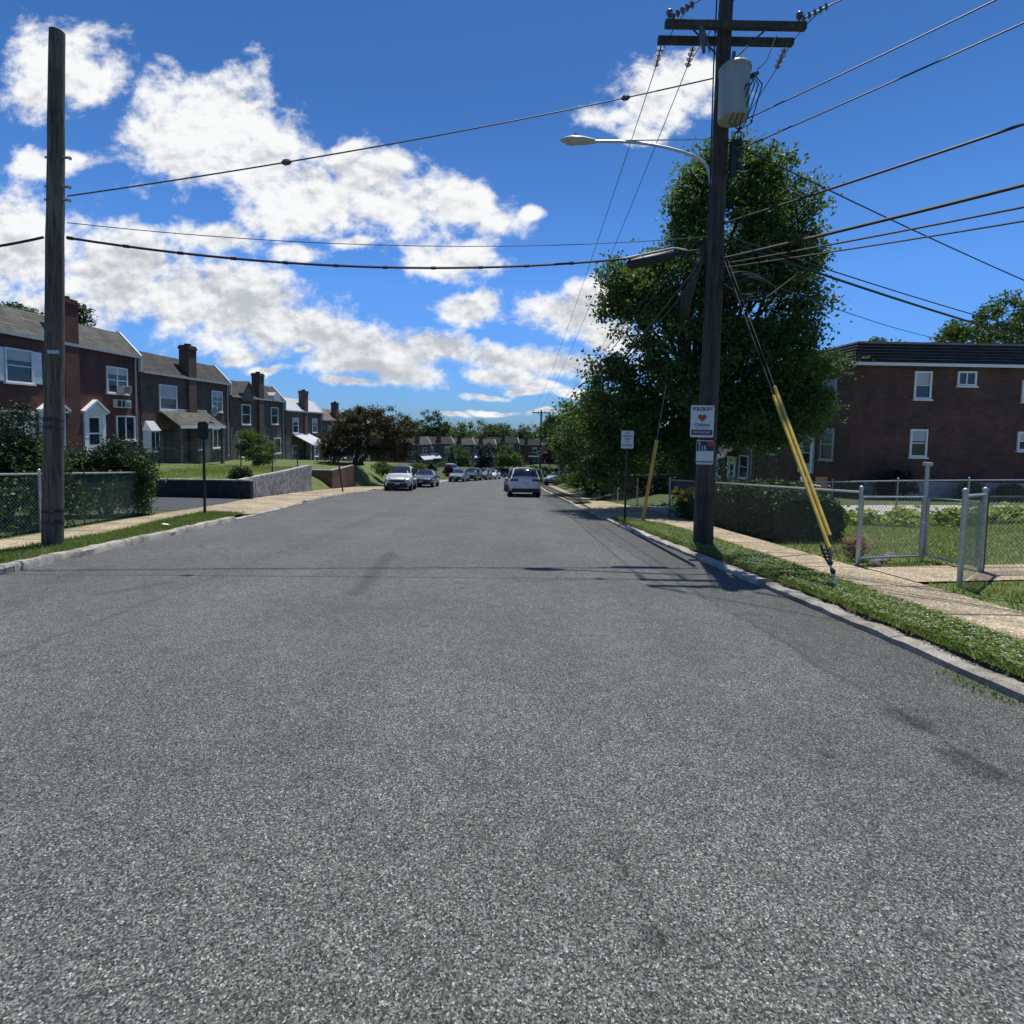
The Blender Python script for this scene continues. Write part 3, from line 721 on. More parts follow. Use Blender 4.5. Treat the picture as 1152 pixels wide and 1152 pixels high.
# street trees in front of the far terrace
far_tree([(515,513,13,13,0,2),(510,520,14,8,0,2),(522,520,9,9,0,1.6)],92,zr(92)+1,'small green street tree before the far terrace, left of the dark one',M['leaf_far'],80,45,.7,.32,'street_tree',.14,'street trees before the far terrace')
far_tree([(548,510,11,13,0,1.8),(544,520,11,8,0,1.6)],96,zr(96)+1,'darkest street tree before the far terrace, between two greener ones',M['leaf_dark'],70,45,.7,.32,'street_tree',.14,'street trees before the far terrace')
far_tree([(572,513,13,12,0,2),(580,520,10,8,0,1.6),(564,520,9,8,0,1.6)],98,zr(98)+1,'bright green street tree before the far terrace, directly above the white car',M['leaf_right'],85,45,.7,.32,'street_tree',.14,'street trees before the far terrace')
def bush(name, base, lobes, label, m, nclump, per, cr, leaf, cat='bush', group=None, shell=.5, W=.6):
    r = empty(name, base, 0, label, cat, group); b = Vector(base)
    mb = MB(off=b)
    for l in lobes:
        for _ in range(3):
            q = Vector(l[:3])+Vector((random.uniform(-.4,.4)*l[3],random.uniform(-.4,.4)*l[4],random.uniform(0,.5)*l[5]))
            mb.tube([b+Vector((random.uniform(-.1,.1),random.uniform(-.1,.1),-.05)), b.lerp(q,.5)+Vector((random.uniform(-.08,.08),0,.05)), q],[.03,.02,.008],5)
    mb.build('stems', M['bark'], r)
    P = crown_pts(lobes, nclump, per, cr, shell)-np.array(base)
    quads_object('foliage', leaf_quads(P, leaf, leaf*W, .3), m, r)
    return r
bz = zr(11)+.25
bush('yew_bush', (-11.3,11.4,zr(11)+.2), [(-11.6,11.4,bz+.7,.9,.8,.85),(-10.6,11.2,bz+1.0,.8,.7,1.1),(-11.2,11.3,bz+1.75,.9,.7,.8),(-12.6,11,bz+1.0,.8,.8,1.1)], 'large dark clipped yew behind the fence, left of the bare pole', M['leaf_yew'], 420, 110, .26, .06)
bz = zr(13.6)+.2
bush('yew_bush', (-11.0,13.8,bz), [(-11.2,13.6,bz+.9,.75,.7,.9),(-10.8,14.0,bz+1.1,.75,.65,.95),(-10.65,14.5,bz+.95,.5,.5,.9),(-11.9,13.3,bz+.9,.8,.7,.9)], 'dark yew bush behind the fence, in front of the white storm door', M['leaf_yew'], 400, 110, .24, .06)
# vines on the left fence
def vine(label, pts, n, leaf=.075, spread=(.05,.28,.3)):
    c = np.concatenate([np.array(p)+RNG.normal(size=(n,3))*np.array(spread) for p in pts])
    r = empty('climbing_vine', tuple(pts[0]), 0, label, 'vine')
    mb = MB(off=pts[0]); q = Vector(pts[0])
    for p in pts:
        mb.tube([Vector((p[0]+random.uniform(-.1,.1),p[1]+random.uniform(-.1,.1),zr(p[1])+.1)), Vector(p)+Vector((0,.05,-.1)), Vector(p)+Vector((.02,.2,.25))],[.012,.01,.005],5)
    mb.build('stems', M['bark'], r)
    c[:,2] = np.maximum(c[:,2], vzr(c[:,1])+.12)
    quads_object('foliage', leaf_quads(c-np.array(pts[0]), leaf, leaf*.8, .2), M['leaf_vine'], r)
def fz(y): return zr(y)+.14
fx = lambda y: float(np.interp(y,[5,9.2,14.2],[-9.15,-9.5,-10.25]))
vine('light green vine climbing the fence just right of the bare pole', [(fx(y)-.08,y,fz(y)+h) for y,h in ((10.6,.5),(10.9,.9),(11.1,1.2),(11.3,.35),(10.8,1.5))], 220)
vine('leafy vine smothering the end post of the left fence', [(fx(14.1),14.15,fz(14)+h) for h in (.2,.5,.8,1.05,1.25)], 260, .08, (.12,.16,.16))
vine('patchy vine leaves low on the fence left of the bare pole', [(fx(y)-.12,y,fz(y)+h) for y,h in ((8.6,.3),(9.0,.6),(9.5,.3),(9.8,.75),(8.2,.7),(8.9,.15))], 130)
vine('thin vine across the fence panel behind the pavement', [(fx(y)-.12,y,fz(y)+h) for y,h in ((11.9,.5),(12.4,.35),(12.8,.6),(13.2,.3),(13.5,.5))], 70)
g = at(288,508,31)
bush('garden_bush', (g.x,31,W1), [(g.x,31,W1+.9,1.05,.9,.95),(g.x+.6,30.6,W1+.6,.8,.7,.7),(g.x-.4,31,W1+1.4,.7,.7,.75)], 'bright green rounded bush on the lawn in front of the terrace', M['leaf_bush'], 170, 60, .3, .11)
bush('garden_bush', (-12.1,22.7,W1), [(-12.1,22.7,W1+.22,.5,.4,.3)], 'small dark green shrub on the corner of the grey retaining wall', M['leaf_yew'], 60, 50, .15, .07)
for i,(px,d,w,h,lab) in enumerate(((430,44,1.6,1.0,'low pale green shrub beside the trunk of the bronze tree'),(468,56,1.8,1.2,'leafy shrub on the bank above the dark parked car'),(483,62,1.2,1.5,'dark rounded shrub on the bank right of the bronze tree'),(497,72,2.2,1.5,'sprawling green shrub on the bank left of the far parked cars'))):
    y = d; x = ray(px,520)[0]*y; z = zr(y)+1.0
    bush('bank_shrub', (x,y,z), [(x,y,z+h*.45,w*.5,.6,h*.55),(x+w*.35,y,z+h*.3,w*.35,.5,h*.4)], lab, M['leaf_bush'] if i != 2 else M['leaf_yew'], 60, 45, .3, .14, 'shrub')
for i,(px,d,w,h,lab) in enumerate(((500,96,5,1.8,'dark hedge before the far terrace, left of the small green street tree'),(530,102,5,1.6,'dark hedge before the far terrace, between the first two street trees'),(560,104,5,1.5,'dark hedge before the far terrace, just above the row of parked cars'),(598,108,6,1.8,'dark hedge before the far terrace, right of the bright green street tree'),(622,100,5,1.8,'dark hedge before the far terrace, at the foot of the lighter green tree'),(478,88,4,1.8,'dark hedge before the far terrace, at its left end'))):
    x = ray(px,520)[0]*d; z = zr(d)+.2
    bush('front_hedge', (x,d,z), [(x-w*.3,d,z+h*.5,w*.3,.8,h*.6),(x,d,z+h*.5,w*.3,.8,h*.55),(x+w*.3,d,z+h*.5,w*.3,.8,h*.6)], lab, M['leaf_far'] if i%2 else M['leaf_yew'], 90, 45, .4, .2, 'hedge')
y = 66; x = ray(505,525)[0]*y
bush('purple_shrub', (x,y,zr(y)+.6), [(x,y,zr(y)+1.3,.6,.5,.8)], 'purple leaved shrub beside the first far parked car', M['leaf_purple'], 45, 45, .3, .15, 'shrub')
for i,(px,d,w,h,lab) in enumerate(((648,34,1.6,1.1,'green shrub on the right bank beyond the pavement'),(634,44,1.8,1.0,'low shrub by the post on the right bank near the parked car'),(668,33,1.8,1.2,'dark shrub under the mid green tree on the right bank'))):
    x = ray(px,540)[0]*d; z = zr(d)+.5
    bush('bank_shrub', (x,d,z), [(x,d,z+h*.45,w*.5,.7,h*.5),(x+w*.4,d+.3,z+h*.4,w*.4,.6,h*.45)], lab, M['leaf_bush'] if i < 2 else M['leaf_yew'], 60, 45, .3, .12, 'shrub')
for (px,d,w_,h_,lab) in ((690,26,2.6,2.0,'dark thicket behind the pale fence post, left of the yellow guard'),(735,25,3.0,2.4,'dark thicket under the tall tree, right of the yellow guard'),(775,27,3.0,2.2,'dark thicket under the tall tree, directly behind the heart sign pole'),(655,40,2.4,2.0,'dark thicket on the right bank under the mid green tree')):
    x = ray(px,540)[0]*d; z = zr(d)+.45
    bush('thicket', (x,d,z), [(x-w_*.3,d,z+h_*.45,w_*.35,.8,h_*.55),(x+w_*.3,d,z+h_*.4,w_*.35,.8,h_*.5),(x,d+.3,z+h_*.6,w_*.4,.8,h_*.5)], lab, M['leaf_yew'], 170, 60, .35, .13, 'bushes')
# privet hedge inside the right fence: a clipped box
def hedge():
    x0,x1,y0,y1 = 5.76,7.2,11.0,15.6; n = 24000
    r = empty('clipped_hedge', (6.6,12.4,zr(12.4)+.1), 0, 'dark green clipped hedge behind the pavement fence, right of the utility pole', 'hedge')
    p = np.stack([RNG.uniform(x0,x1,n),RNG.uniform(y0,y1,n),RNG.uniform(0,1.2,n)],1)
    face = RNG.integers(0,10,n); j = np.abs(RNG.normal(0,.06,n))
    p[face<=3,0] = x0+j[face<=3]; p[(face>3)&(face<=5),2] = 1.2-j[(face>3)&(face<=5)]; p[(face>5)&(face<=7),1] = y0+j[(face>5)&(face<=7)]
    p[face==8,0] = x1-j[face==8]
    p += RNG.normal(0,.035,p.shape); p[:,2] *= 1+.07*np.sin(p[:,1]*2.1)+.05*np.sin(p[:,1]*4.7+p[:,0]*3)-.18*np.clip((y0+.5-p[:,1])/.5,0,1)**2-.12*np.clip((p[:,0]-x1+.4)/.4,0,1)**2-.12*np.clip((x0+.3-p[:,0])/.3,0,1)**2
    p[:,2] += vzr(p[:,1])+.14
    quads_object('foliage', leaf_quads(p-np.array(r.location), .075, .05, .2), M['leaf_hedge'], r)
    mb = MB(off=r.location)
    for i in range(26):
        y = y0+.2+(y1-y0-.4)*i/25; x = random.uniform(6.3,7.0)
        for k in range(3): mb.tube([(x,y,zr(y)),(x+random.uniform(-.3,.3),y+random.uniform(-.15,.15),zr(y)+.6),(x+random.uniform(-.5,.5),y+random.uniform(-.25,.25),zr(y)+1.15)],[.025,.015,.006],5)
    mb.build('stems', M['bark'], r)
hedge()
# flowers
def flowers(name, base, r_, h, label, leafm, petm, nl, npet, leaf, cat='flowers'):
    r = empty(name, base, 0, label, cat); b = np.array(base)
    P = np.stack([RNG.normal(0,r_,nl),RNG.normal(0,r_,nl),np.abs(RNG.normal(.45,.25,nl))*h],1)
    quads_object('leaves', leaf_quads(P, leaf*1.6, leaf*.35, .1), leafm, r)
    Q = np.stack([RNG.normal(0,r_*.9,npet),RNG.normal(0,r_*.9,npet),RNG.uniform(.6,1.1,npet)*h],1)
    Q = np.repeat(Q,7,axis=0)+RNG.normal(0,.025,(npet*7,3))
    quads_object('blooms', leaf_quads(Q, leaf, leaf*.7, .4), petm, r)
flowers('day_lilies', (5.85,16.6,zr(16.6)+.13), .30, .85, 'yellow flowering lilies beside the white fence post, left of the utility pole', M['leaf_vine'], M['petal_yellow'], 900, 48, .13)
flowers('day_lilies', (6.1,15.9,zr(15.9)+.13), .25, .8, 'small clump of yellow lilies between the utility pole and the hedge', M['leaf_vine'], M['petal_yellow'], 600, 14, .11)
flowers('azalea', (5.98,8.75,zr(8.75)+.13), .085, .34, 'magenta flowering azalea at the foot of the hedge by the gate', M['leaf_dark'], M['petal_pink'], 300, 34, .05)
hp = gnd(1005,596,.2)
for i in range(9):
    x = 9.6+i*.62+random.uniform(-.1,.1); y = 14.3+random.uniform(-.5,.5); z = zr(y)+.2+.03*i
    c = np.stack([RNG.normal(0,.2,110),RNG.normal(0,.2,110),np.abs(RNG.normal(.2,.1,110))],1)
    if i == 0: lab = 'yellow green hosta plants in a row on the lawn behind the gate'
    o = empty('hosta_plant', (x,y,z), 0, 'yellow green hosta growing in the row across the lawn behind the gate', 'plant', 'hostas in a row across the right lawn')
    quads_object('leaves', leaf_quads(c, .2, .13, .8), M['leaf_hosta'], o)
# stones edging the azalea bed
for i in range(7):
    y = 8.35+.16*i+random.uniform(-.03,.03); x = 6.0+.17*i; z = zr(y)+.15
    mb = MB(); mb.ball((0,0,0), .10, 7, 4, (1.2,.9,.5)); o = mb.build('edging_stone', M['mulch'])
    o.location = (x,y,z); o.rotation_euler = (random.uniform(-.2,.2),random.uniform(-.2,.2),random.uniform(0,3))
    tag(o, 'rough grey edging stone around the flower bed by the gate', 'stone', 'edging stones of the bed by the gate')
# dark shrub and foundation plants by the right house
for i,(px,d,w,h,lab,mm) in enumerate(((1008,24,2.0,1.5,'dark leaved shrub against the brick wall of the right house','leaf_dark'),(1095,24.2,1.0,.9,'green foundation plant before the white base of the right house','leaf_far'),(1140,24.2,1.1,.8,'leafy foundation plant by the white base, at the right edge','leaf_far'))):
    x = ray(px,540)[0]*d; z = zr(d)+.45
    bush('foundation_shrub', (x,d,z), [(x,d,z+h*.5,w*.5,.4,h*.5)], lab, M[mm], 70, 55, .25, .12, 'shrub')

# ------------------------------------------------------------------ houses
def ident(x, o, z): return (x, -o, z)          # along the facade, outwards, up -> local
def window(parent, x, z, w, h, T=ident, style='sash', sill=True, shutters=None, blind=False, frame=.07, trim='trim'):
    """glass pane is the part; frame, sill, shutters hang from it"""
    g = MB(T); g.box(x-w/2,x+w/2,.004,.02,z,z+h)
    p = g.build('window', M['glass'], parent)
    f = MB(T); t = .075
    f.box(x-w/2-frame,x-w/2,0.002,t,z-frame,z+h+frame); f.box(x+w/2,x+w/2+frame,0.002,t,z-frame,z+h+frame)
    f.box(x-w/2,x+w/2,0.002,t-.003,z+h,z+h+frame); f.box(x-w/2,x+w/2,0.002,t-.003,z-frame,z)
    if style in ('sash','double'): f.box(x-w/2,x+w/2,.021,.045,z+h*.5-.025,z+h*.5+.025)
    if style == 'double': f.box(x-.035,x+.035,.021,.05,z,z+h*.5-.026); f.box(x-.035,x+.035,.021,.05,z+h*.5+.026,z+h)
    if style == 'slider': f.box(x-.03,x+.03,.021,.05,z,z+h)
    if style == 'grid':
        f.box(x-w/2,x+w/2,.021,.045,z+h*.5-.02,z+h*.5+.02)
        for k in (1,2): f.box(x-w/2+w*k/3-.012,x-w/2+w*k/3+.012,.021,.04,z+h*.5+.021,z+h)
        f.box(x-w/2,x+w/2,.021,.038,z+h*.75-.012,z+h*.75+.012)
    f.build('frame', M[trim], p)
    if sill:
        s = MB(T); s.box(x-w/2-frame-.06,x+w/2+frame+.06,.002,.13,z-frame-.075,z-frame-.003); s.build('sill', M[trim], p)
    if shutters:
        for sd in (-1,1):
            s = MB(T); xx = x+sd*(w/2+frame+.03+shutters/2)
            s.box(xx-shutters/2,xx+shutters/2,.004,.04,z-.05,z+h+.05)
            for k in range(10): s.box(xx-shutters/2+.04,xx+shutters/2-.04,.041,.052,z+h*(k+.2)/10,z+h*(k+.65)/10)
            s.build('shutter', M['trim'], p)
    if blind:
        s = MB(T)
        k = int(blind*h/.05)
        for i in range(k): s.box(x-w/2+.01,x+w/2-.01,.0205,.0235,z+h-.05*(i+1)+.004,z+h-.05*i)
        s.build('blind', M['blind'], p)
    return p
def door(parent, x, z, w, h, T=ident, m='trim', surround=True, pediment=False, glass=True):
    d = MB(T); d.box(x-w/2,x+w/2,.004,.05,z,z+h); dd = d.build('door', M[m], parent)
    if glass:
        g = MB(T)
        g.box(x-w*.32,x+w*.32,.051,.056,z+h*.56,z+h*.93); g.box(x-w*.32,x+w*.32,.051,.056,z+h*.26,z+h*.52); g.build('glass', M['glass'], dd)
    k = MB(T); k.box(x+w*.36,x+w*.42,.051,.10,z+h*.46,z+h*.5); k.build('handle', M['metal_dark'], dd)
    if surround:
        s = MB(T)
        s.box(x-w/2-.2,x-w/2-.005,.004,.12,z,z+h+.06); s.box(x+w/2+.005,x+w/2+.2,.004,.12,z,z+h+.06); s.box(x-w/2-.005,x+w/2+.005,.004,.12,z+h+.01,z+h+.06)
        s.box(x-w/2-.26,x+w/2+.26,.004,.2,z+h+.062,z+h+.16)
        if pediment:
            a = x-w/2-.24; b = x+w/2+.24; t = z+h+.163
            n = len(s.v)
            s.add([(a,.004,t),(b,.004,t),(x,.004,t+.5),(a,.14,t),(b,.14,t),(x,.14,t+.5)],[(0,1,2),(3,5,4),(0,2,5,3),(1,4,5,2),(0,3,4,1)])
            for sd in (-1,1):
                e = x+sd*(w/2+.32)
                s.add([(e,.004,t-.04),(e,.26,t-.04),(x,.26,t+.56),(x,.004,t+.56),(e,.004,t+.05),(e,.26,t+.05),(x,.26,t+.65),(x,.004,t+.65)],
                      [(0,1,2,3),(4,7,6,5),(0,4,5,1),(1,5,6,2),(3,2,6,7),(0,3,7,4)])
        s.build('surround', M['trim'], dd)
    return dd
EV = 5.5; TW = 9.4
def house_shell(root, wall_m, base_m, roof_m, chimney=True, W=TW, depth=9.5, trim_end=True, base_h=2.55, setback=1.05, rise=1.3):
    w = MB(); w.box(-W/2+.006,W/2-.006,0,depth,base_h,EV+.02); w.box(-W/2+.006,W/2-.006,.9,depth-.05,EV+.02,EV+rise-.15); w.build('wall', M[wall_m], root)
    w = MB(); w.box(-W/2+.006,W/2-.006,-.012,depth,-1.6,base_h-.001); w.build('ground_floor_wall', M[base_m], root)
    r = MB(); y0,y1 = -.16,setback; z0,z1 = EV-.03,EV+rise
    r.prism([(y0,z0),(y0,z0+.06),(y1,z1+.04),(depth,z1-.25),(depth,z1-.32),(y1,z1-.05),(y0+.1,z0)], 'x', -W/2+.01, W/2-.01)
    ro = r.build('roof', M[roof_m], root)
    t = MB(); t.box(-W/2+.02,W/2-.02,-.19,-.165,EV-.10,EV+.035); t.build('fascia', M['trim_grey'], ro)
    if trim_end:
        t = MB()
        q = [(y0-.03,z0-.02),(y0-.03,z0+.12),(y1,z1+.13),(y1+.2,z1+.10),(y1+.2,z1-.02),(y1,z1)]
        t.prism(q,'x',W/2-.1,W/2+.03)
        t.box(W/2-.02,W/2+.035,-.18,.35,EV-.85,EV-.06)
        t.build('end_trim', M['trim'], ro)
    dpx = W/2-.35; q = MB(); q.tube([(dpx,-.10,EV-.1),(dpx,-.06,EV-.3),(dpx,-.06,.1),(dpx,-.16,0)],.045,8); q.build('downpipe', M['trim_grey'], root)
    if chimney:
        c = MB(); c.box(-.42,.42,-.16,.5,0,EV+rise+.62); c.box(-.47,.47,-.21,.55,EV+rise+.62,EV+rise+.78); c.box(-.42,.42,-.16,.5,EV+rise+.78,EV+rise+.88)
        ch = c.build('chimney', M['brick_brown' if wall_m != 'brick_red' else 'brick_red'], ro)
        
        for fx_ in (-.18,.18): f = MB(); f.cyl((fx_,.17,EV+rise+.88),'z',.11,.14+fx_*.1,8); f.build('flue', M['metal_dark'], ch)
def porch(root, x0, x1, z, out, roof_m='shingle', posts=True, h=1.0):
    r = MB()
    r.add([(x0,-.01,z+h),(x1,-.01,z+h),(x1+.02,-out,z),(x0-.02,-out,z),(x0,-.01,z+h-.1),(x1,-.01,z+h-.1),(x1+.02,-out,z-.1),(x0-.02,-out,z-.1)],[(0,3,2,1),(4,5,6,7),(3,7,6,2),(0,4,7,3),(1,2,6,5),(0,1,5,4)])
    p = r.build('porch_roof', M[roof_m], root)
    t = MB(); t.box(x0-.03,x1+.03,-out-.035,-out-.003,z-.14,z+.03); t.box(x0,x1,-.06,-.012,z+h+.004,z+h+.08); t.build('fascia', M['trim'], p)
    if posts:
        for x in (x0+.15,x1-.15):
            q = MB(); q.box(x-.09,x+.09,-out+.05,-out+.23,-.6,z-.1); q.build('porch_post', M['stone'], root)
    return p
def steps(root, x, z, w=1.3, n=5, rail=True):
    s = MB()
    for i in range(n): s.box(x-w/2,x+w/2,-1.0-.28*i-.28,-.016 if i == 0 else -1.0-.28*i,z-.18*(i+1)-.25,z-.18*i-.003*i)
    p = s.build('steps', M['concrete'], root)
    if rail:
        for sd in (-1,1):
            r = MB(); xx = x+sd*w/2
            r.tube([(xx,-.1,z+.85),(xx,-1.0,z+.85),(xx,-1.0-.28*n,z+.85-.18*n)],.022,6); r.tube([(xx,-1.0,z),(xx,-1.0,z+.85)],.02,6); r.tube([(xx,-1.0-.28*n,z-.18*n-.3),(xx,-1.0-.28*n,z+.85-.18*n)],.02,6)
            r.build('handrail', M['metal_dark'], p)
HX = -21.8
def left_house(y0, zb, label, name='brick_house'):
    return empty(name, (HX, y0+TW/2+.0, zb), PI/2, label, 'house')
bases = [5.25-5.5, 4.46-5.5, 3.6-5.5, 2.78-5.5, 2.0-5.5, 1.25-5.5]
# 1: red brick, white shutters and doors
h = left_house(20.6, bases[0], 'red brick house with white shutters and a pedimented white storm door, behind the left pole')
house_shell(h, 'brick_red', 'brick_red', 'shingle')
window(h, -2.6, 3.45, 1.15, 1.35, style='sash', shutters=.42, blind=.35)
window(h, -3.1, .75, 1.3, 1.35, style='grid', shutters=.42)
door(h, -1.05, 0, .95, 2.05, pediment=True)
window(h, 3.0, 3.35, 1.35, 1.3, style='double', blind=.3)
window(h, 3.55, .75, 1.25, 1.25, style='slider')
door(h, 1.35, 0, .95, 2.05, pediment=True)
a = MB(); a.box(2.95,3.55,-.4,-.08,3.3,3.72); ac = a.build('window_air_conditioner', M['ac'], h)
a = MB(); [a.box(3.0,3.5,-.412,-.402,3.34+.06*i,3.37+.06*i) for i in range(6)]; a.build('grille', M['plastic'], ac)
a = MB(); a.box(2.7,3.75,-.22,-.01,2.5,2.95); ac = a.build('wall_air_conditioner', M['ac'], h)
a = MB(); a.box(2.76,3.0,-.232,-.222,2.56,2.9); a.box(3.1,3.28,-.232,-.222,2.56,2.9); a.box(3.34,3.7,-.232,-.222,2.62,2.66); a.box(3.34,3.7,-.232,-.222,2.76,2.8); a.build('grille', M['plastic'], ac)
# stair rail glimpsed beside the door
steps(h, 1.35, 0, 1.3, 4)
# 2: brown, porch and dish
h = left_house(30.1, bases[1], 'brown brick house with a grey shingled porch roof and a satellite dish on it')
house_shell(h, 'brick_brown', 'stone', 'shingle_brown')
window(h, -2.35, 3.3, 1.5, 1.5, style='sash', blind=.5)
window(h, 3.0, 3.4, 1.2, 1.4, style='double', blind=.3)
porch(h, -3.2, 1.7, 2.3, 1.35)
door(h, -2.3, 0, .95, 2.05, m='door_dark', surround=False, glass=False)
window(h, 3.0, .75, 1.15, 1.3, style='slider')
window(h, .5, .7, 1.1, 1.4, style='sash')
# bay window with a small hood
b = MB(); b.prism([(-4.6,-.014),(-4.4,-.34),(-3.65,-.34),(-3.45,-.014)],'z',.7,2.02); bay = b.build('bay_window', M['trim'], h)
b = MB(); b.box(-4.34,-4.07,-.355,-.343,.8,1.93); b.box(-3.98,-3.71,-.355,-.343,.8,1.93); b.build('pane', M['glass'], bay)
b = MB(); b.add([(-4.66,-.016,2.021),(-4.45,-.42,2.021),(-3.6,-.42,2.021),(-3.39,-.016,2.021),(-4.4,-.016,2.6),(-3.65,-.016,2.6)],[(0,1,4),(1,2,5,4),(2,3,5),(0,3,2,1)]); b.build('hood', M['roof_white'], bay)
d = empty('satellite_dish', (HX+.9, 35.6, bases[1]+2.72), 0, 'small grey satellite dish on the shingled porch roof', 'satellite dish')
m_ = MB(); m_.tube([(0,0,-.2),(0,0,.35),(.12,0,.55)],.022,6); m_.build('mast', M['alu'], d)
m_ = MB(); rings = [[(.12+.10*(r/.34)**2+0.0, r*math.cos(2*PI*k/14), .62+r*math.sin(2*PI*k/14)*1.1) for k in range(15)] for r in (.001,.12,.24,.36)]
m_.strip(rings); do = m_.build('reflector', M['tank'], d); sf = do.modifiers.new('solid','SOLIDIFY'); sf.thickness = .015
m_ = MB(); m_.tube([(.14,0,.3),(.5,.0,.55)],.015,5); m_.box(.46,.56,-.05,.05,.52,.62); m_.build('receiver_arm', M['alu'], d)
# 3: stone gables
h = left_house(39.6, bases[2], 'brown brick house with a pointed stone gable dormer and a small arched hood')
house_shell(h, 'brick_brown', 'stone', 'shingle_brown')
b = MB()
b.add([(-3.3,-.2,EV-.3),(-1.5,-.2,EV-.3),(-1.5,-.2,EV+.3),(-2.4,-.2,EV+1.15),(-3.3,-.2,EV+.3),(-3.3,.9,EV-.3),(-1.5,.9,EV-.3),(-1.5,.9,EV+.3),(-2.4,.9,EV+1.15),(-3.3,.9,EV+.3)],[(0,1,2,3,4),(5,9,8,7,6),(1,6,7,2),(0,4,9,5)])
gb = b.build('gable', M['stone'], h)
b = MB()
for sd in (-1,1):
    e = -2.4+sd*1.02; b.add([(e,-.32,EV+.2),(e,1,EV+.2),(-2.4,1,EV+1.2),(-2.4,-.32,EV+1.2),(e,-.32,EV+.3),(e,1,EV+.3),(-2.4,1,EV+1.3),(-2.4,-.32,EV+1.3)],[(0,1,2,3),(4,7,6,5),(0,4,5,1),(0,3,7,4),(1,5,6,2)])
b.build('gable_roof', M['shingle'], gb)
window(h, -2.4, 3.35, 1.25, 1.5, style='sash', T=lambda x,o,z:(x,-o-.0,z))
window(h, 2.6, 3.4, 1.25, 1.4, style='sash')
b = MB(); b.prism([(1.85,EV-.05),(2.0,EV+.42),(2.35,EV+.72),(2.85,EV+.72),(3.2,EV+.42),(3.35,EV-.05)],'y',-.3,.75); b.build('arched_hood', M['roof_white'], h)
window(h, -3.0, .7, 1.1, 1.3, style='sash'); door(h, -1.0, 0, .95, 2.05, m='trim'); window(h, 3.1, .7, 1.2, 1.3, style='sash'); door(h, 1.2, 0, .95, 2.05, m='door_dark', surround=False)
# 4: white roof and awning
h = left_house(49.2, bases[3], 'brown brick house with a white roof slope and a white porch awning')
house_shell(h, 'brick_brown', 'stone', 'roof_white')
window(h, -2.5, 3.35, 1.2, 1.4, blind=.3); window(h, 2.5, 3.35, 1.2, 1.4, blind=.3)
porch(h, -2.9, 1.2, 2.15, 2.0, 'roof_white'); door(h, -1.2, 0, .95, 2.05, m='door_dark', surround=False); window(h, -2.6, .7, 1.1, 1.3); window(h, 2.8, .7, 1.2, 1.3); door(h, 1.9, 0, .95, 2.05)
steps(h, -1.2, 0, 1.3, 5)
# 5: tan roof, partly behind the bronze tree
h = left_house(58.7, bases[4], 'brick house with a tan roof, mostly behind the bronze tree')
house_shell(h, 'brick_brown', 'brick_brown', 'shingle_tan')
for x in (-2.5,2.5): window(h, x, 3.35, 1.2, 1.4); window(h, x+.5, .7, 1.1, 1.3)
door(h, -1.1, 0, .95, 2.05); door(h, 1.1, 0, .95, 2.05, m='door_dark')
h = left_house(68.2, bases[5], 'brown brick house hidden behind the crown of the bronze tree')
house_shell(h, 'brick_brown', 'brick_brown', 'shingle_brown')
for x in (-2.5,2.5): window(h, x, 3.35, 1.2, 1.4); window(h, x+.5, .7, 1.1, 1.3)
door(h, -1.1, 0, .95, 2.05); door(h, 1.1, 0, .95, 2.05, m='door_dark')
# far terrace round the bend
far = [(470,112,-8.2,62,'shingle','trim','grey roofed house at the left end of the far terrace, right of the bronze tree'),
       (494,119,-8.1,50,'shingle_brown','trim','brown roofed house second along the far terrace'),
       (517,128,-8.6,40,'shingle','roof_white','grey roofed house with a white canopy above the far parked cars'),
       (541,137.5,-8.95,30,'shingle','trim','grey roofed house in the middle of the far terrace, behind the darkest street tree'),
       (566,142,-8.4,20,'shingle_dark','trim','dark roofed house of the far terrace above the bright green street tree'),
       (592,149,-9.1,8,'shingle_brown','trim','brown roofed house of the far terrace behind the distant utility pole'),
       (619,150,-8.8,-5,'shingle','trim','grey roofed house at the right end of the far terrace')]
for i,(px,d,zb,rot,rm,_,lab) in enumerate(far):
    x = ray(px,500)[0]*d
    h = empty('terrace_house', (x,d,zb), math.radians(rot), lab, 'house')
    house_shell(h, 'brick_brown', 'stone' if i%2 else 'brick_brown', rm, rise=1.5)
    for s in (-1,1):
        window(h, s*2.5, 3.35, 1.3, 1.4, sill=False, blind=.35 if i%2 else False); window(h, s*3.1, .75, 1.2, 1.3, sill=False)
        door(h, s*1.2, 0, .95, 2.05, m='trim' if (i+s)%2 else 'door_dark', surround=False)
    if i in (1,2,3): porch(h, -3.6, -.4, 2.2, 1.4, 'roof_white')
    if i in (0,3,5): porch(h, .5, 3.8, 2.2, 1.4, 'roof_white' if i != 5 else 'shingle')
# the dark brick house on the right: end wall towards the camera
RX, RY = 16.45, 25.0
zb = -.71-5.3+5.0 - .02
zb = zr(25)+.42
ET = 4.97-zb
h = empty('brick_house', (RX,RY,zb), 0, 'dark brown brick house with a charcoal mansard roof and white windows, on the right', 'house')
w = MB(); w.box(0,11,0,9.4,-1.2,ET); w.build('wall', M['brick_dark'], h)
w = MB(); w.box(.8,11.02,-.03,-.004,-1.2,.92); w.build('foundation', M['concrete'], h)
bandz = 1.12
w = MB()
r = MB()
zt = ET+1.15; s_ = .55
r.add([(-.22,-.22,ET),(11.22,-.22,ET),(11.22,9.4,ET),(-.22,9.4,ET),(s_,s_,zt),(11-s_,s_,zt),(11-s_,9.4,zt),(s_,9.4,zt)],[(0,1,5,4),(1,2,6,5),(2,3,7,6),(3,0,4,7),(4,5,6,7),(0,3,2,1)])
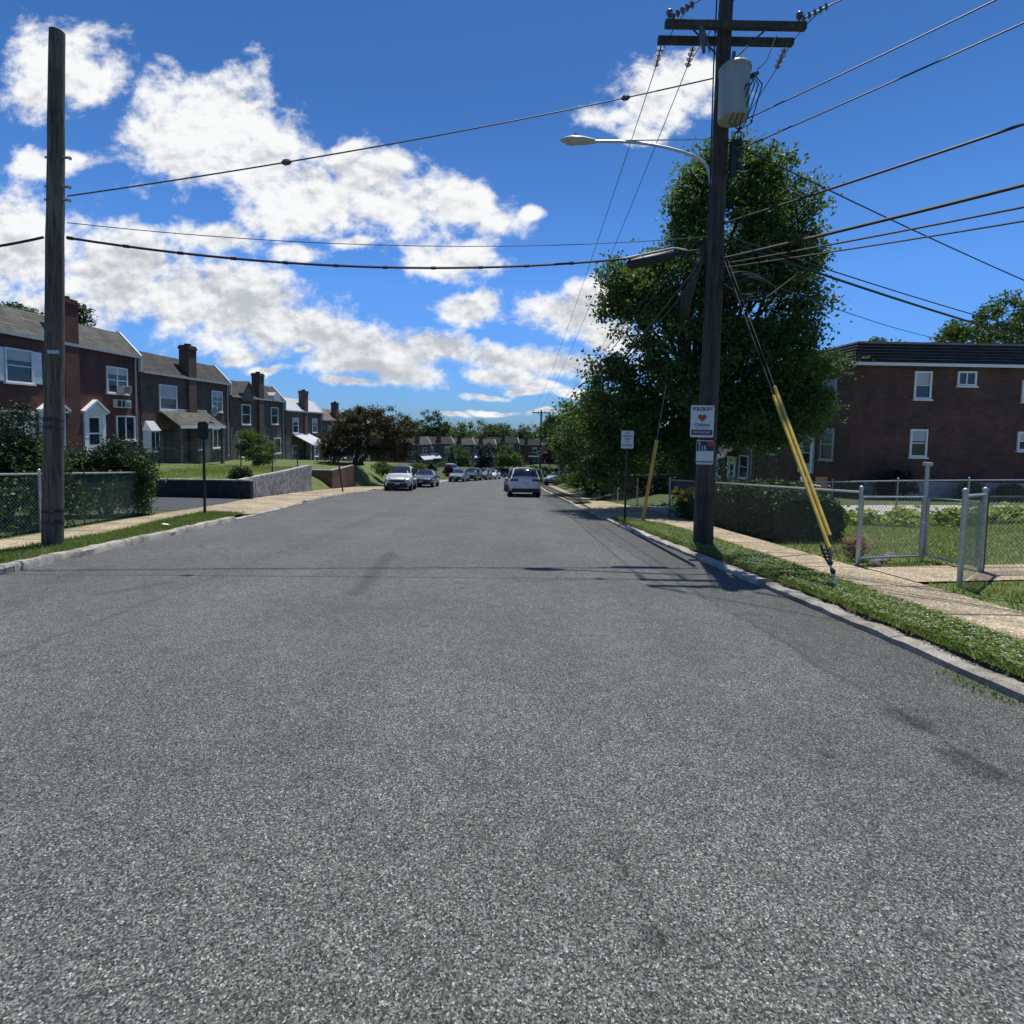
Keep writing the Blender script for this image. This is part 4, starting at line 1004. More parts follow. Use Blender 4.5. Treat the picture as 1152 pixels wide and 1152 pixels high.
for k in range(7):
    f = k/7.0; a = -.22+(s_+.22)*f-.022; zz = ET+1.15*f
    r.box(a,11-a,a,a+.045,zz+.01,zz+.045); r.box(a,a+.045,a+.046,9.38,zz+.01,zz+.045)
ro = r.build('roof', M['shingle_dark'], h)
t = MB(); t.box(-.27,11.27,-.27,-.225,ET-.12,ET+.02); t.build('fascia', M['trim'], ro)
def px_win(px0,py0,px1,py1,**kw):
    a = at(px0,py1,RY); b = at(px1,py0,RY)
    return window(h, (a.x+b.x)/2-RX, a.z-zb, b.x-a.x, b.z-a.z, frame=.09, **kw)
px_win(1029,420,1046,447,blind=.5); px_win(1078,420,1096,432,style='slider'); px_win(1024,485,1041,512,blind=.45); px_win(1145,488,1166,505,blind=.5); px_win(1150,430,1166,450)
TL = lambda x,o,z: (-o, x, z)         # the wall towards the road
window(h, 1.7, 1.9, .95, 1.5, T=TL, trim='trim_grey'); window(h, 1.7, 4.5, .95, 1.4, T=TL, trim='trim_grey')
door(h, 3.5, 1.0, .95, 2.05, T=TL, m='trim_grey'); window(h, 6.5, 4.5, .95, 1.4, T=TL, trim='trim_grey'); window(h, 7.2, 1.9, 1.1, 1.5, T=TL, trim='trim_grey')
# next house down the row, glimpsed under the big tree
zb2 = zr(36)+.5
h2 = empty('brick_house', (RX,34.6+TW/2,zb2), -PI/2, 'tan stone fronted house in deep shade under the big tree, right of the utility pole', 'house')
house_shell(h2, 'brick_brown', 'stone', 'shingle_dark', trim_end=False)
for x in (-2.6,2.6): window(h2, x, 3.35, 1.2, 1.4, trim='trim'); window(h2, x*1.2, .8, 1.3, 1.5)
door(h2, -1.0, 0, .95, 2.05); door(h2, 1.2, 0, .95, 2.05)
porch(h2, -.2, 2.6, 2.3, 1.2, 'shingle_dark')
zb3 = zr(46)+.5
h3 = empty('brick_house', (RX,44.2+TW/2,zb3), -PI/2, 'brick house further down the right side, nearly hidden behind the trees', 'house')
house_shell(h3, 'brick_brown', 'stone', 'shingle_dark', trim_end=False)
for x in (-2.6,2.6): window(h3, x, 3.35, 1.2, 1.4); window(h3, x*1.2, .8, 1.3, 1.5)
# garden chairs by the house
def chair(loc, rz, m, label):
    c = empty('garden_chair', loc, rz, label, 'chair')
    s = MB(); s.box(-.25,.25,-.25,.25,.40,.44); s.build('seat', m, c)
    b_ = MB(); b_.add([(-.25,.22,.44),(.25,.22,.44),(.23,.42,1.0),(-.23,.42,1.0),(-.25,.26,.44),(.25,.26,.44),(.23,.46,1.0),(-.23,.46,1.0)],[(0,3,2,1),(4,5,6,7),(0,1,5,4),(1,2,6,5),(2,3,7,6),(3,0,4,7)]); b_.build('backrest', m, c)
    for sx in (-1,1):
        for sy in (-1,1):
            l = MB(); l.tube([(sx*.22,sy*.22,.41),(sx*.27,sy*.27,0)],.022,6); l.build('leg', m, c)
        l = MB(); l.tube([(sx*.26,-.24,.44),(sx*.27,-.24,.64),(sx*.27,.3,.66)],.025,6); l.build('armrest', m, c)
p = at(914,538,23.3); chair((p.x,23.3,zr(23.3)+.45), .5, M['white_plastic'], 'white garden chair on the grass beside the dark brick house')
p = at(926,538,23.6); chair((p.x,23.6,zr(23.6)+.45), -.4, M['chair_tan'], 'tan garden chair on the grass beside the dark brick house')

# ------------------------------------------------------------------ fences
def mesh_panel(mb, a, b, h0, h1, s=.07, r=.0016):
    """diamond wire between ground points a,b (Vector) from height h0 to h1"""
    a, b = Vector(a), Vector(b); L = (b-a).xy.length; H = h1-h0; e = (b-a)/L
    up = Vector((0,0,1)); nrm = Vector((-e.y,e.x,0)).normalized()*.006
    k = -H
    n = int((L+H)/s)
    for i in range(n+1):
        o = -H+i*s*1.0
        for sg in (1,-1):
            # line x = o + t, z = t  (or mirrored)
            t0 = max(0,-o); t1 = min(H, L-o)
            if t1-t0 < .03: continue
            P = []
            for t in (t0,t1):
                x = o+t
                if sg < 0: x = L-x
                P.append(a+e*x+up*(h0+t)+nrm*sg)
            mb.tube(P, r, 3, cap=False, smooth=False)
def post(name, p, h, r, m, parent, capball=True, below=.1):
    q = MB(off=parent.location); q.tube([(p[0],p[1],p[2]-below),(p[0],p[1],p[2]+h)], r, 10)
    if capball: q.ball((p[0],p[1],p[2]+h+.01), r*1.25, 8, 5)
    return q.build(name, m, parent)
def fence(name, label, pts, h, mwire, mpost, s=.055, rp=.03, wr=.0022, toprail=True, bottom=False, mesh=True, rails=None):
    """pts: ground points of the posts"""
    r = empty(name, tuple(pts[0]), 0, label, 'fence')
    for p in pts: post('post', p, h+.06, rp, mpost, r)
    if toprail:
        q = MB(off=r.location); q.tube([Vector(p)+Vector((0,0,h)) for p in pts], .021, 8); q.build('top_rail', mpost, r)
    if bottom:
        q = MB(off=r.location); q.tube([Vector(p)+Vector((0,0,.12)) for p in pts], .018, 8); q.build('bottom_rail', mpost, r)
    if mesh:
        q = MB(off=r.location)
        for a, b in zip(pts, pts[1:]): mesh_panel(q, a, b, .04, h-.02, s, wr)
        q.build('wire_mesh', mwire, r)
    return r
G3 = lambda x,y,hh=.13: Vector((x,y,zr(y)+hh))
fence('chain_link_fence', 'chain link fence with vines beside the left pavement, behind the bare pole', [G3(fx(y),y) for y in (5.0,10.45,14.2)], 1.2, M['wire_green'], M['galv'], .085, .028, .0034)
# right: along the hedge to the gate
fr = fence('chain_link_fence', 'grey chain link fence along the right pavement in front of the hedge', [G3(5.66,18.2),G3(5.70,8.3)], 1.2, M['galv_wire'], M['galv'], .072, .03, .0016)
gate = empty('chain_link_gate', tuple(G3(5.76,8.32)), 0, 'open chain link gate leaf swung inwards beside the hedge', 'gate')
def gate_leaf(root, a, b, h, mp, mw):
    a, b = Vector(a), Vector(b); q = MB(off=root.location); u = Vector((0,0,1))
    q.tube([a+u*.1,a+u*h,b+u*h,b+u*.1,a+u*.1], .02, 8); q.build('frame', mp, root)
    q = MB(off=root.location); mesh_panel(q, a, b, .12, h-.02, .075, .0026); q.build('wire_mesh', mw, root)
    q = MB(off=root.location); q.tube([b+u*h*.6, b+u*h*.6+(b-a).normalized()*.08],.02,6); q.build('latch', mp, root)
gate_leaf(gate, G3(5.76,8.34), G3(7.05,8.72), 1.12, M['galv'], M['galv_wire'])
g2 = empty('chain_link_gate', tuple(G3(7.2,8.85)), 0, 'inner chain link gate leaf beside the tall capped gatepost', 'gate')
post('gatepost', G3(7.2,8.85), 1.68, .032, M['galv'], g2, False)
q = MB(off=g2.location); q.tube([G3(7.2,8.85)+Vector((0,0,1.66)),G3(7.2,8.85)+Vector((0,0,1.72))],.075,10); q.build('post_cap', M['galv'], g2)
gate_leaf(g2, G3(7.22,8.80), G3(7.2,7.82), 1.1, M['galv'], M['galv_wire'])
fence('chain_link_fence', 'short green chain link panel on the near side of the garden path', [G3(6.06,6.8),G3(7.18,7.72)], 1.22, M['wire_green'], M['galv'], .08, .033, .0026)
fence('chain_link_fence', 'chain link fence running right from the garden path across the lawn', [G3(7.26,7.78,.15),G3(9.4,7.95,.19),G3(11.6,8.1,.25),G3(14,8.3,.3)], 1.15, M['galv_wire'], M['post_green'], .075, .033, .0026)
fence('chain_link_fence', 'thin chain link fence beside the drive at the back of the right lawn', [G3(8.2,16.8,.18),G3(10.6,16.85,.22),G3(12.8,16.9,.3),G3(15.2,16.95,.36),G3(17.8,17,.42),G3(21,17,.47)], 1.15, M['galv_wire'], M['galv'], .12, .025, .0016)
# green privacy mesh panel by the lilies
pm = MB(); 
for i in range(30): pm.box(5.84+i*.045,5.84+i*.045+.036,17.60,17.612,zr(17.6)+.2,zr(17.6)+1.2)
tag(pm.build('privacy_screen', M['post_green']), 'dark green slatted screen behind the yellow lilies', 'screen')
# fences further down on the right
fence('chain_link_fence', 'old chain link fence with a pale post behind the no parking sign', [Vector((4.5,28.0,zr(28)+.25)),Vector((4.9,23.4,zr(23.4)+.15)),Vector((5.35,21.6,zr(21.6)+.14)),Vector((8.2,21.7,zr(21.7)+.3))], 1.3, M['galv_wire'], M['galv'], .14, .03, .0016)
fence('chain_link_fence', 'chain link fence on the lawn above the grey retaining wall', [Vector((-20.6,29.3,W1)),Vector((-15.6,29.4,W1)),Vector((-12.3,29.3,W1-.05)),Vector((-12.2,26,W1-.05))], 1.25, M['galv_wire'], M['metal_dark'], .16, .03, .0016)
fence('chain_link_fence', 'dark rail fence in front of the porch on the left lawn', [Vector((-20.4,24,W1)),Vector((-20.2,27,W1)),Vector((-20,29,W1)),Vector((-17.9,29.6,W1))], .95, M['cable_grey'], M['metal_dark'], .16, .022, .0016)
tag(post('bollard', G3(3.9,17.2), 0,0.01, M['galv'], empty('fence_stub',(0,0,0)), False), None) if False else None

# ------------------------------------------------------------------ poles, lamp, transformer
LPB = Vector((-7.92,8.75,zr(8.75)+.1)); LPT = Vector((-7.6,8.78,7.95))
r = empty('utility_pole', tuple(LPB), 0, 'bare weathered wooden pole on the left verge with no crossarm', 'utility pole')
mb = MB(off=LPB); n = 18
pts = [LPB+Vector((0,0,-.3))]+[LPB.lerp(LPT,i/n)+Vector((random.uniform(-.006,.006),random.uniform(-.006,.006),0)) for i in range(n+1)]
mb.tube(pts, [.150]+[.150-.045*i/n for i in range(n+1)], 16); mb.build('shaft', M['pole_a'], r)
for zz,hh in ((.42,.07),(.62,.05),(2.05,.06),(2.18,.07)):
    b_ = MB(off=LPB); c = LPB.lerp(LPT, zz/8.6); b_.tube([c,c+Vector((0,0,hh))], .156-.0052*zz, 16, cap=True); b_.box(c.x+.10,c.x+.17,c.y-.21,c.y-.16,c.z,c.z+hh); b_.build('band', M['metal_dark'], r)
b_ = MB(off=LPB); c = LPB.lerp(LPT,.385); b_.box(c.x+.05,c.x+.22,c.y-.185,c.y-.15,c.z,c.z+.06); b_.build('bracket', M['galv'], r)
for f in (.765,.71,.685):
    b_ = MB(off=LPB); c = LPB.lerp(LPT,f); b_.tube([c+Vector((-.18,0,0)),c+Vector((.20,0,0)),c+Vector((.25,-.02,-.02))],[.02,.02,.032],6); b_.build('eye_bolt', M['galv'], r)

RPB = Vector((3.88,10.22,zr(10.2)+.1)); RPT = Vector((3.93,10.25,10.45))
up_ = Vector((0,0,1))
r = empty('utility_pole', tuple(RPB), 0, 'tall dark wooden pole carrying crossarms and a grey transformer on the right verge', 'utility pole')
mb = MB(off=RPB); n = 20
pts = [RPB+Vector((0,0,-.3))]+[RPB.lerp(RPT,i/n)+Vector((random.uniform(-.008,.008),random.uniform(-.008,.008),0)) for i in range(n+1)]
mb.tube(pts, [.195]+[.195-.07*i/n for i in range(n+1)], 16); mb.build('shaft', M['pole_b'], r)
ZA = 9.18
for yy, dx in ((10.03,0),(10.43,-.02)):
    a = MB(off=RPB); a.box(2.72+dx,5.36+dx,yy-.05,yy+.05,ZA-.065,ZA+.065); a.build('crossarm', M['arm'], r, .01)
for sx in (-1,1):
    a = MB(off=RPB); a.tube([(3.9+sx*.75,10.03-.06,ZA-.05),(3.9+sx*.1,10.03-.03,ZA-.65)],.016,6); a.build('brace', M['metal_dark'], r)
    for xx in (2.78,5.28):
        pass
def insul_string(mb, p, d, n=5, L=.46, r=.07):
    p = Vector(p); d = Vector(d).normalized()
    mb.tube([p,p+d*L],.014,6)
    for i in range(n):
        c = p+d*(L*(i+.6)/n); mb.tube([c-d*.02,c+d*.012],[r,r*.6],9)
    return p+d*L
DB = Vector((1,-1,.02)).normalized(); DF = Vector((-.02,1,-.09)).normalized()
ends_b = []; ends_f = []
for xx in (2.82,4.15,5.25):
    zz = ZA+.1 if xx != 4.15 else 10.0
    i_ = MB(off=RPB); e = insul_string(i_, (xx,10.0,zz), DB); ends_b.append(e)
    i_.build('insulator', M['porcelain'], r)
    i_ = MB(off=RPB); e2 = insul_string(i_, (xx-.05 if xx != 4.15 else 3.4,10.46,ZA-.09), DF+Vector((0,0,-.5)), 4, .36); ends_f.append(e2)
    i_.build('insulator', M['porcelain'], r)
    if xx != 4.15:
        i_ = MB(off=RPB); i_.cyl((xx-.02,10.03,ZA+.066),'z',.02,.1,6); i_.ball((xx-.02,10.03,ZA+.2),.065,8,6,(1,1,1.1)); i_.build('pin_insulator', M['porcelain'], r)
    j_ = MB(off=RPB)
    m0 = e.lerp(e2,.5)+Vector((0,0,.32))
    j_.tube([e.lerp(m0,t)*(1-t)+m0.lerp(e2,t)*t for t in [k/8 for k in range(9)]], .008, 5); j_.build('jumper', M['cable'], r)
# cutouts, arrester
for xx in (3.35,):
    c = MB(off=RPB); c.tube([(xx,9.92,ZA-.12),(xx+.02,9.88,ZA-.3),(xx+.06,9.86,ZA-.62)],[.03,.055,.03],8); c.tube([(xx+.04,9.86,ZA-.2),(xx+.16,9.84,ZA-.62)],.018,6); c.build('fuse_cutout', M['porcelain'], r)
# transformer can: lid, body, bushings, hanger
tc = Vector((at(826,97,9.86).x, 9.86, at(826,134,9.8).z))
t = MB(off=RPB); prof = [(.20,0),(.265,.02),(.27,.06),(.27,.86),(.29,.87),(.29,.92),(.25,.97),(.10,1.01)]
rings = [[tc+Vector((a*math.cos(2*PI*k/24),a*math.sin(2*PI*k/24),b)) for k in range(25)] for a, b in prof]
t.strip(rings); t.add(rings[0][:-1],[list(range(24))[::-1]]); t.add(rings[-1][:-1],[list(range(24))]); tr = t.build('transformer', M['tank'], r); tr.data.set_sharp_from_angle(angle=math.radians(20))
t = MB(off=RPB); t.box(tc.x-.08,tc.x+.08,10.05,10.2,tc.z+.15,tc.z+.22); t.box(tc.x-.08,tc.x+.08,10.05,10.2,tc.z+.65,tc.z+.72); t.build('hanger', M['galv'], tr)
t = MB(off=RPB); t.tube([tc+Vector((.27,-.05,.76)),tc+Vector((.40,-.08,.82))],[.05,.035],8); t.build('bushing', M['porcelain'], tr); t = MB(off=RPB); t.tube([tc+Vector((-.05,-.05,.97)),tc+Vector((-.05,-.05,1.2))],[.05,.03],8); t.build('bushing', M['porcelain'], tr)
lead = MB(off=RPB)
for k in range(5):
    a = tc; lead.tube([tc+Vector((.28,-.1,.8-.05*k)), tc+Vector((.40-.07*k,-.26,.5)), tc+Vector((.25-.10*k,-.2,-.15)), Vector((4.05+.06*k,10.02,7.2)), Vector((4.12,10.1,6.95-.06*k))], .011, 5)
lead.tube([tc+Vector((.4,-.05,.9)),tc+Vector((.62,.1,1.15)),Vector((4.9,10.2,ZA-.05))],.01,5); lead.tube([tc+Vector((-.05,-.05,1.3)),tc+Vector((-.25,-.02,1.5)),Vector((3.6,10.0,ZA-.1))],.01,5)
lead.tube([Vector((3.68,10.05,9.9)),Vector((3.66,10.03,8.5)),Vector((3.68,10.03,6.0)),Vector((3.66,10.02,2.0))],.014,5)
lead.build('leads', M['cable'], r)
s_ = MB(off=RPB); s_.box(4.05,4.16,10.0,10.1,6.45,7.1); s_.tube([(3.95,10.05,7.05),(4.35,10.0,7.08)],.02,6); s_.tube([(3.95,10.05,6.5),(4.35,10.0,6.5)],.02,6)
for k in range(3): s_.tube([(4.2,10.0,6.55+.22*k),(4.2,10.0,6.66+.22*k)],.045,8)
s_.build('secondary_rack', M['metal_dark'], r)
# street lamp on its bracket
lh = at(650,160,10.55); la = at(663,159,10.52)
L0 = Vector((3.78,10.12,6.05))
sl = empty('street_lamp', tuple(L0), 0, 'grey cobra head street lamp on a curved arm reaching left over the road', 'street lamp')
arm = [at(px_,py_,d_) for px_,py_,d_ in ((799,207,10.10),(798.5,197,10.12),(796,188,10.14),(790,180.5,10.17),(780,175,10.2),(767,170.5,10.24),(750,166,10.28),(732,162.5,10.34),(715,160.5,10.4),(698,159.3,10.44),(680,159,10.48))]+[Vector(la)]
a = MB(off=L0); a.tube(arm, .027, 8); a.build('arm', M['alu'], sl)
a = MB(off=L0); a.tube([at(797,157,10.1), arm[9]+Vector((0,0,.02))], .012, 5); a.build('stay', M['alu'], sl)
a = MB(off=L0); d_ = Vector((-1,.02,.03)).normalized(); hs = Vector(la)+d_*-.12
prof = [(0,.045,.045),(.10,.075,.06),(.26,.12,.075),(.45,.13,.08),(.58,.10,.06),(.67,.05,.03),(.70,.01,.01)]
rings = [[hs+d_*s0+Vector((0,w0*math.cos(2*PI*k/14),h0*math.sin(2*PI*k/14)*(1 if math.sin(2*PI*k/14)>0 else .75))) for k in range(15)] for s0,w0,h0 in prof]
a.strip(rings); a.cyl(hs+d_*.4+Vector((0,0,.09)),'z',.03,.06,8); hd = a.build('lamp_head', M['lamp_grey'], sl)
a = MB(off=L0); a.ball(hs+d_*.47+Vector((0,0,-.045)), .10, 12, 6, (1.3,.95,.42)); a.build('lens', M['lens'], hd)

# distant pole
dp = Vector((4.0,72,zr(72)+.1)); r = empty('utility_pole', tuple(dp), 0, 'distant utility pole with one crossarm beyond the white car', 'utility pole')
a = MB(off=dp); a.tube([dp,dp+up_*9.9],[.16,.12],10); a.build('shaft', M['pole_b'], r)
a = MB(off=dp); a.box(dp.x-1.25,dp.x+1.25,71.8,71.92,dp.z+9.45,dp.z+9.6); a.build('crossarm', M['arm'], r)
for xx in (-1.15,-.4,.5,1.15):
    a = MB(off=dp); a.tube([(dp.x+xx,71.86,dp.z+9.6),(dp.x+xx,71.86,dp.z+9.85)],[.05,.035],6); a.build('insulator', M['porcelain'], r)
for sx in (-1,1):
    a = MB(off=dp); a.tube([(dp.x+sx*.6,71.79,dp.z+9.45),(dp.x,71.82,dp.z+8.9)],.02,5); a.build('brace', M['galv'], r)

# ------------------------------------------------------------------ overhead cables
def cable(a, b, sag, rad, label, m='cable', group=None, n=26, name='overhead_cable', extra=None):
    a, b = Vector(a), Vector(b); o = MB(off=a)
    pts = [a.lerp(b,i/n)-Vector((0,0,4*sag*(i/n)*(1-i/n))) for i in range(n+1)]
    o.tube(pts, rad, 6)
    if extra: extra(o, pts)
    ob = o.build(name, M[m]); ob.location = a; tag(ob, label, 'cable', group); return ob
def onL(py): 
    f = (EYE+ray(62,py)[1]*8.76 - LPB.z)/(LPT.z-LPB.z); return LPB.lerp(LPT,f)+Vector((.2,0,0))
def strain(k):
    def f(o, pts):
        c = pts[k]; d = (pts[k+1]-pts[k]).normalized(); o.tube([c-d*.09,c-d*.04,c+d*.04,c+d*.09],[.015,.05,.05,.015],7)
    return f
def strains(o, pts): strain(8)(o,pts); strain(22)(o,pts)
cable(onL(220), at(803,88,10.25), .12, .012, 'upper span wire with two strain insulators between the two poles', 'cable_grey', extra=strains)
cable(onL(250), at(800,266,10.25), .28, .007, 'thinnest span wire crossing the road just above the thick cable', 'cable_grey')
def closure(o, pts):
    for p, q in zip(pts[::2], pts[2::2]): o.tube([p,p+(q-p)*.1],.03,6)
pC = at(787,281,10.2)
cable(onL(267), pC, .42, .021, 'thick black communication cable crossing the road between the two poles', extra=closure)
sc_ = empty('splice_closure', tuple(at(732,291,10.0)), 0, 'black cylindrical splice case hanging on the cable left of the pole', 'splice case')
a = MB(off=sc_.location); A_, B_ = at(706,298,10.05), at(758,287,10.15); d_ = (B_-A_).normalized(); a.tube([A_-d_*.02,A_+d_*.04,A_+d_*.06,B_-d_*.06,B_-d_*.04,B_+d_*.02],[.05,.09,.10,.10,.09,.05],12); a.build('case', M['cable'], sc_)
a = MB(off=sc_.location); a.tube([A_+Vector((-.25,0,.09)),A_+Vector((0,0,.14)),B_+Vector((0,0,.14)),B_+Vector((.25,0,.1))],.018,6); a.build('strand', M['galv'], sc_)
cable(onL(267)-Vector((.4,0,0)), at(-60,284,8.9), .03, .021, 'thick black cable leaving the bare pole to the left')
# primaries: down the street and away over the right corner
fz_ = dp+Vector((0,-.14,9.86))
labs = ['primary wire from the left end of the crossarm down the street','primary wire from the middle of the crossarm down the street','primary wire from the right end of the crossarm down the street']
for e, xx, lb in zip(ends_f, (-1.15,-.4,1.15), labs): cable(e, fz_+Vector((xx,0,0)), 1.0, .009, lb, 'cable_grey')
tgt = Vector((23,-9.5,10.8))
labs = ['primary wire from the left end of the crossarm towards the upper right','primary wire from the pole top towards the upper right','primary wire from the right end of the crossarm towards the upper right']
for k,(e, lb) in enumerate(zip(ends_b, labs)): cable(e, tgt+Vector((k*1.0,k*.9,.4*(k==1))), .5, .011, lb, 'cable_grey', extra=None)
# secondaries and communication bundle to the right
def thru(a, px, py, dpt, ext): 
    b = at(px,py,dpt); a = Vector(a); return a+(b-a)*ext
S0 = Vector((4.2,10.05,7.0))
for (pa, px,py,d,ext,sag,rad,lb) in (
    ((822,142),1100,0,7.6,3.5,.15,.012,'service wire from beneath the transformer to the top right'),
    ((822,172),1152,15,7.1,3.5,.15,.012,'lower service wire from beneath the transformer to the right edge'),
    ((812,252),1152,130,6.8,3.0,.12,.02,'black cable rising right from the pole above the bundle'),
    ((808,292),1152,197,7.2,3.0,.15,.028,'thickest bundled cable leaving the pole to the right'),
    ((808,298),1152,222,7.3,3.0,.15,.016,'second cable of the bundle leaving the pole to the right'),
    ((808,302),1152,238,7.4,3.0,.15,.013,'third cable of the bundle leaving the pole to the right'),
    ((822,160),1152,306,13.0,2.2,.2,.013,'service drop falling from the transformer to the right edge'),
    ((808,268),1152,372,15.0,1.8,.2,.026,'thick cable falling right over the roof of the dark brick house'),
    ((808,262),1152,362,15.2,1.8,.2,.013,'thin cable falling right just above the thick one'),
    ((812,298),1070,378,22.0,1.3,.3,.010,'thin wire slanting down in front of the sky to the tree behind the dark roof')):
    a = at(pa[0],pa[1],10.15); cable(a, thru(a,px,py,d,ext), sag, rad, lb)
# communication cables running down the street under the tree
for k,(pa,fzz,sag,rad,lb) in enumerate((((785,300),-2.6,2.2,.028,'heavy communication cable sagging down the street past the big tree'),((786,308),-3.1,2.6,.02,'lower communication cable sagging down the street past the big tree'),((787,268),-1.2,1.4,.014,'secondary wire down the street above the communication cables'),((788,255),-.8,1.2,.012,'upper secondary wire down the street on the kerb side'))):
    cable(at(pa[0],pa[1],10.3), dp+Vector((-.15,0,9.4+fzz)), sag*.55, rad, lb)
def loop_pts():
    pass
cable(dp+Vector((.2,0,6.6)), Vector((10.5,66,zr(66)+6.2)), 1.6, .03, 'pale service wire looping right from the distant pole', 'galv')
# tangled slack coil beside the pole
co = MB(); cc = at(848,325,10.1)
for k in range(3): co.tube([cc+Vector((.42*math.cos(t*.5)-.1*k,.05*math.sin(t),.22*math.sin(t*.5)+.05*k)) for t in [i*.7 for i in range(0,17)]], .016, 5)
co.tube([at(800,310,10.1),at(830,330,10.05),at(862,335,10.05),at(895,310,10.0)],.016,5)
tag(co.build('slack_coil', M['cable']), 'loose black coil of slack cable just right of the tall pole', 'cable coil')
# guys
anc = gnd(944,665,.12)
for k,(pt,gs,lb) in enumerate(((at(812,285,10.1),at(862,446,0),'left guy wire with a yellow guard bracing the tall pole'),(at(816,285,10.1),at(868,440,0),'right guy wire with a yellow guard bracing the tall pole'))):
    an = anc+Vector((-.06+.05*k,.07-.03*k,.42)); g_ = empty('guy_wire', tuple(an), 0, lb, 'guy wire')
    a = MB(off=an); a.tube([pt,an],.007,6); a.build('strand', M['cable_grey'], g_)
    f0,f1 = (.02,.43) if k == 0 else (.05,.46)
    A_ = Vector(an).lerp(pt,f0)+Vector((.0,0,0)); B_ = Vector(an).lerp(pt,f1)
    a = MB(off=an); a.tube([A_,B_],.024,10); a.build('guard', M['yellow'], g_)
a_ = empty('anchor_rod', tuple(anc), 0, 'steel anchor rod with turnbuckles in the verge holding both guy wires', 'anchor')
o_ = MB(off=anc); dirn = (at(814,285,10.1)-anc).normalized(); o_.tube([anc-dirn*.1,anc+dirn*.42],.012,6); o_.build('rod', M['galv'], a_)
o_ = MB(off=anc)
for s0,s1,rr in ((.22,.30,.035),(.34,.42,.04)): o_.tube([anc+dirn*s0,anc+dirn*(s0+s1)/2+Vector((.01,0,0)),anc+dirn*s1],[rr*.6,rr,rr*.6],8)
for dx in (-.03,.03): o_.tube([anc+dirn*.4+Vector((dx,0,0)),anc+dirn*.62+Vector((dx*1.2,0,0))],.014,6)
for t in (.45,.5,.55): o_.tube([anc+dirn*t+Vector((-.05,0,0)),anc+dirn*t+Vector((.05,0,0))],.015,6)
o_.build('clamps', M['metal_dark'], a_)

# ------------------------------------------------------------------ signs
def text(parent, body, size, loc, m, name='lettering', rot=(PI/2,0,0), bold=0.0, sx=1.0, align='CENTER'):
    cu = bpy.data.curves.new(name,'FONT'); cu.body = body; cu.size = size; cu.align_x = align; cu.align_y = 'CENTER'; cu.offset = bold; cu.extrude = .0012
    tmp = bpy.data.objects.new('tmp_text', cu); COL.objects.link(tmp)
    bpy.context.view_layer.update()
    me = bpy.data.meshes.new_from_object(tmp.evaluated_get(bpy.context.evaluated_depsgraph_get()))
    bpy.data.objects.remove(tmp); bpy.data.curves.remove(cu)
    o = bpy.data.objects.new(name, me); COL.objects.link(o); me.materials.clear(); me.materials.append(m)
    o.parent = parent; o.location = loc; o.rotation_euler = rot; o.scale = (sx,1,1); return o
def board(name, m, parent, w, h, t=.006, rad=.03, y=0.0, z=0.0):
    mb = MB(); pts = []
    for cx,cz,a0 in ((w/2-rad,h/2-rad,0),(-w/2+rad,h/2-rad,PI/2),(-w/2+rad,-h/2+rad,PI),(w/2-rad,-h/2+rad,3*PI/2)):
        for k in range(5): a = a0+PI/2*k/4; pts.append((cx+rad*math.cos(a), z+cz+rad*math.sin(a)))
    mb.prism(pts,'y',y,y+t); return mb.build(name, m, parent)
p = at(790,474,9.99)
sg = empty('safety_sign', (p.x,9.985,p.z), .03, 'white neighbourhood sign with a heart and a black band, on the tall pole', 'sign')
board('panel', M['sign_white'], sg, .46, .62)
text(sg,'FOLCROFT',.092,(0,-.004,.235),M['ink'],bold=.002,sx=.86)
hb = MB(); hp_ = []
for k in range(25):
    t = 2*PI*k/24; hp_.append((.0052*16*math.sin(t)**3*1.0, .07+.0052*(13*math.cos(t)-5*math.cos(2*t)-2*math.cos(3*t)-math.cos(4*t))))
hb.prism(hp_[:-1],'y',-.006,-.001); hb.build('heart', M['ink_red'], sg)
text(sg,'Children',.085,(0,-.004,-.07),M['ink_teal'],bold=.0015)
tb = MB(); tb.box(-.13,.13,-.004,-.001,-.135,-.128); tb.build('rule', M['ink'], sg)
bb = MB(); bb.box(-.205,.205,-.004,-.001,-.265,-.165); bb.build('band', M['ink'], sg)
text(sg,'DRIVE SLOWLY',.066,(0,-.006,-.215),M['sign_white'],bold=.001,sx=.78)
p = at(793,509,9.98)
bs = empty('bus_stop_sign', (p.x,9.98,p.z), .02, 'small navy, red and white bus stop sign below the heart sign', 'sign')
board('panel', M['sign_white'], bs, .34, .47)
b_ = MB(); b_.box(-.165,.165,-.004,-.001,.03,.22); b_.build('navy_field', M['navy'], bs)
b_ = MB(); b_.add([(.02,-.0065,.222),(.165,-.0065,.222),(.165,-.0065,.125),(.06,-.0065,.125),(.02,-.0045,.222),(.165,-.0045,.222),(.165,-.0045,.125),(.06,-.0045,.125)],[(0,3,2,1),(0,1,5,4),(1,2,6,5),(2,3,7,6),(3,0,4,7)]); b_.build('red_field', M['ink_red'], bs)
text(bs,'115',.115,(-.06,-.006,.085),M['sign_white'],bold=.002)
text(bs,'S',.07,(-.115,-.006,.175),M['sign_white'],name='emblem',bold=.003)
b_ = MB(); b_.box(-.155,.155,-.004,-.001,-.195,-.175); b_.build('footer_line', M['ink'], bs)
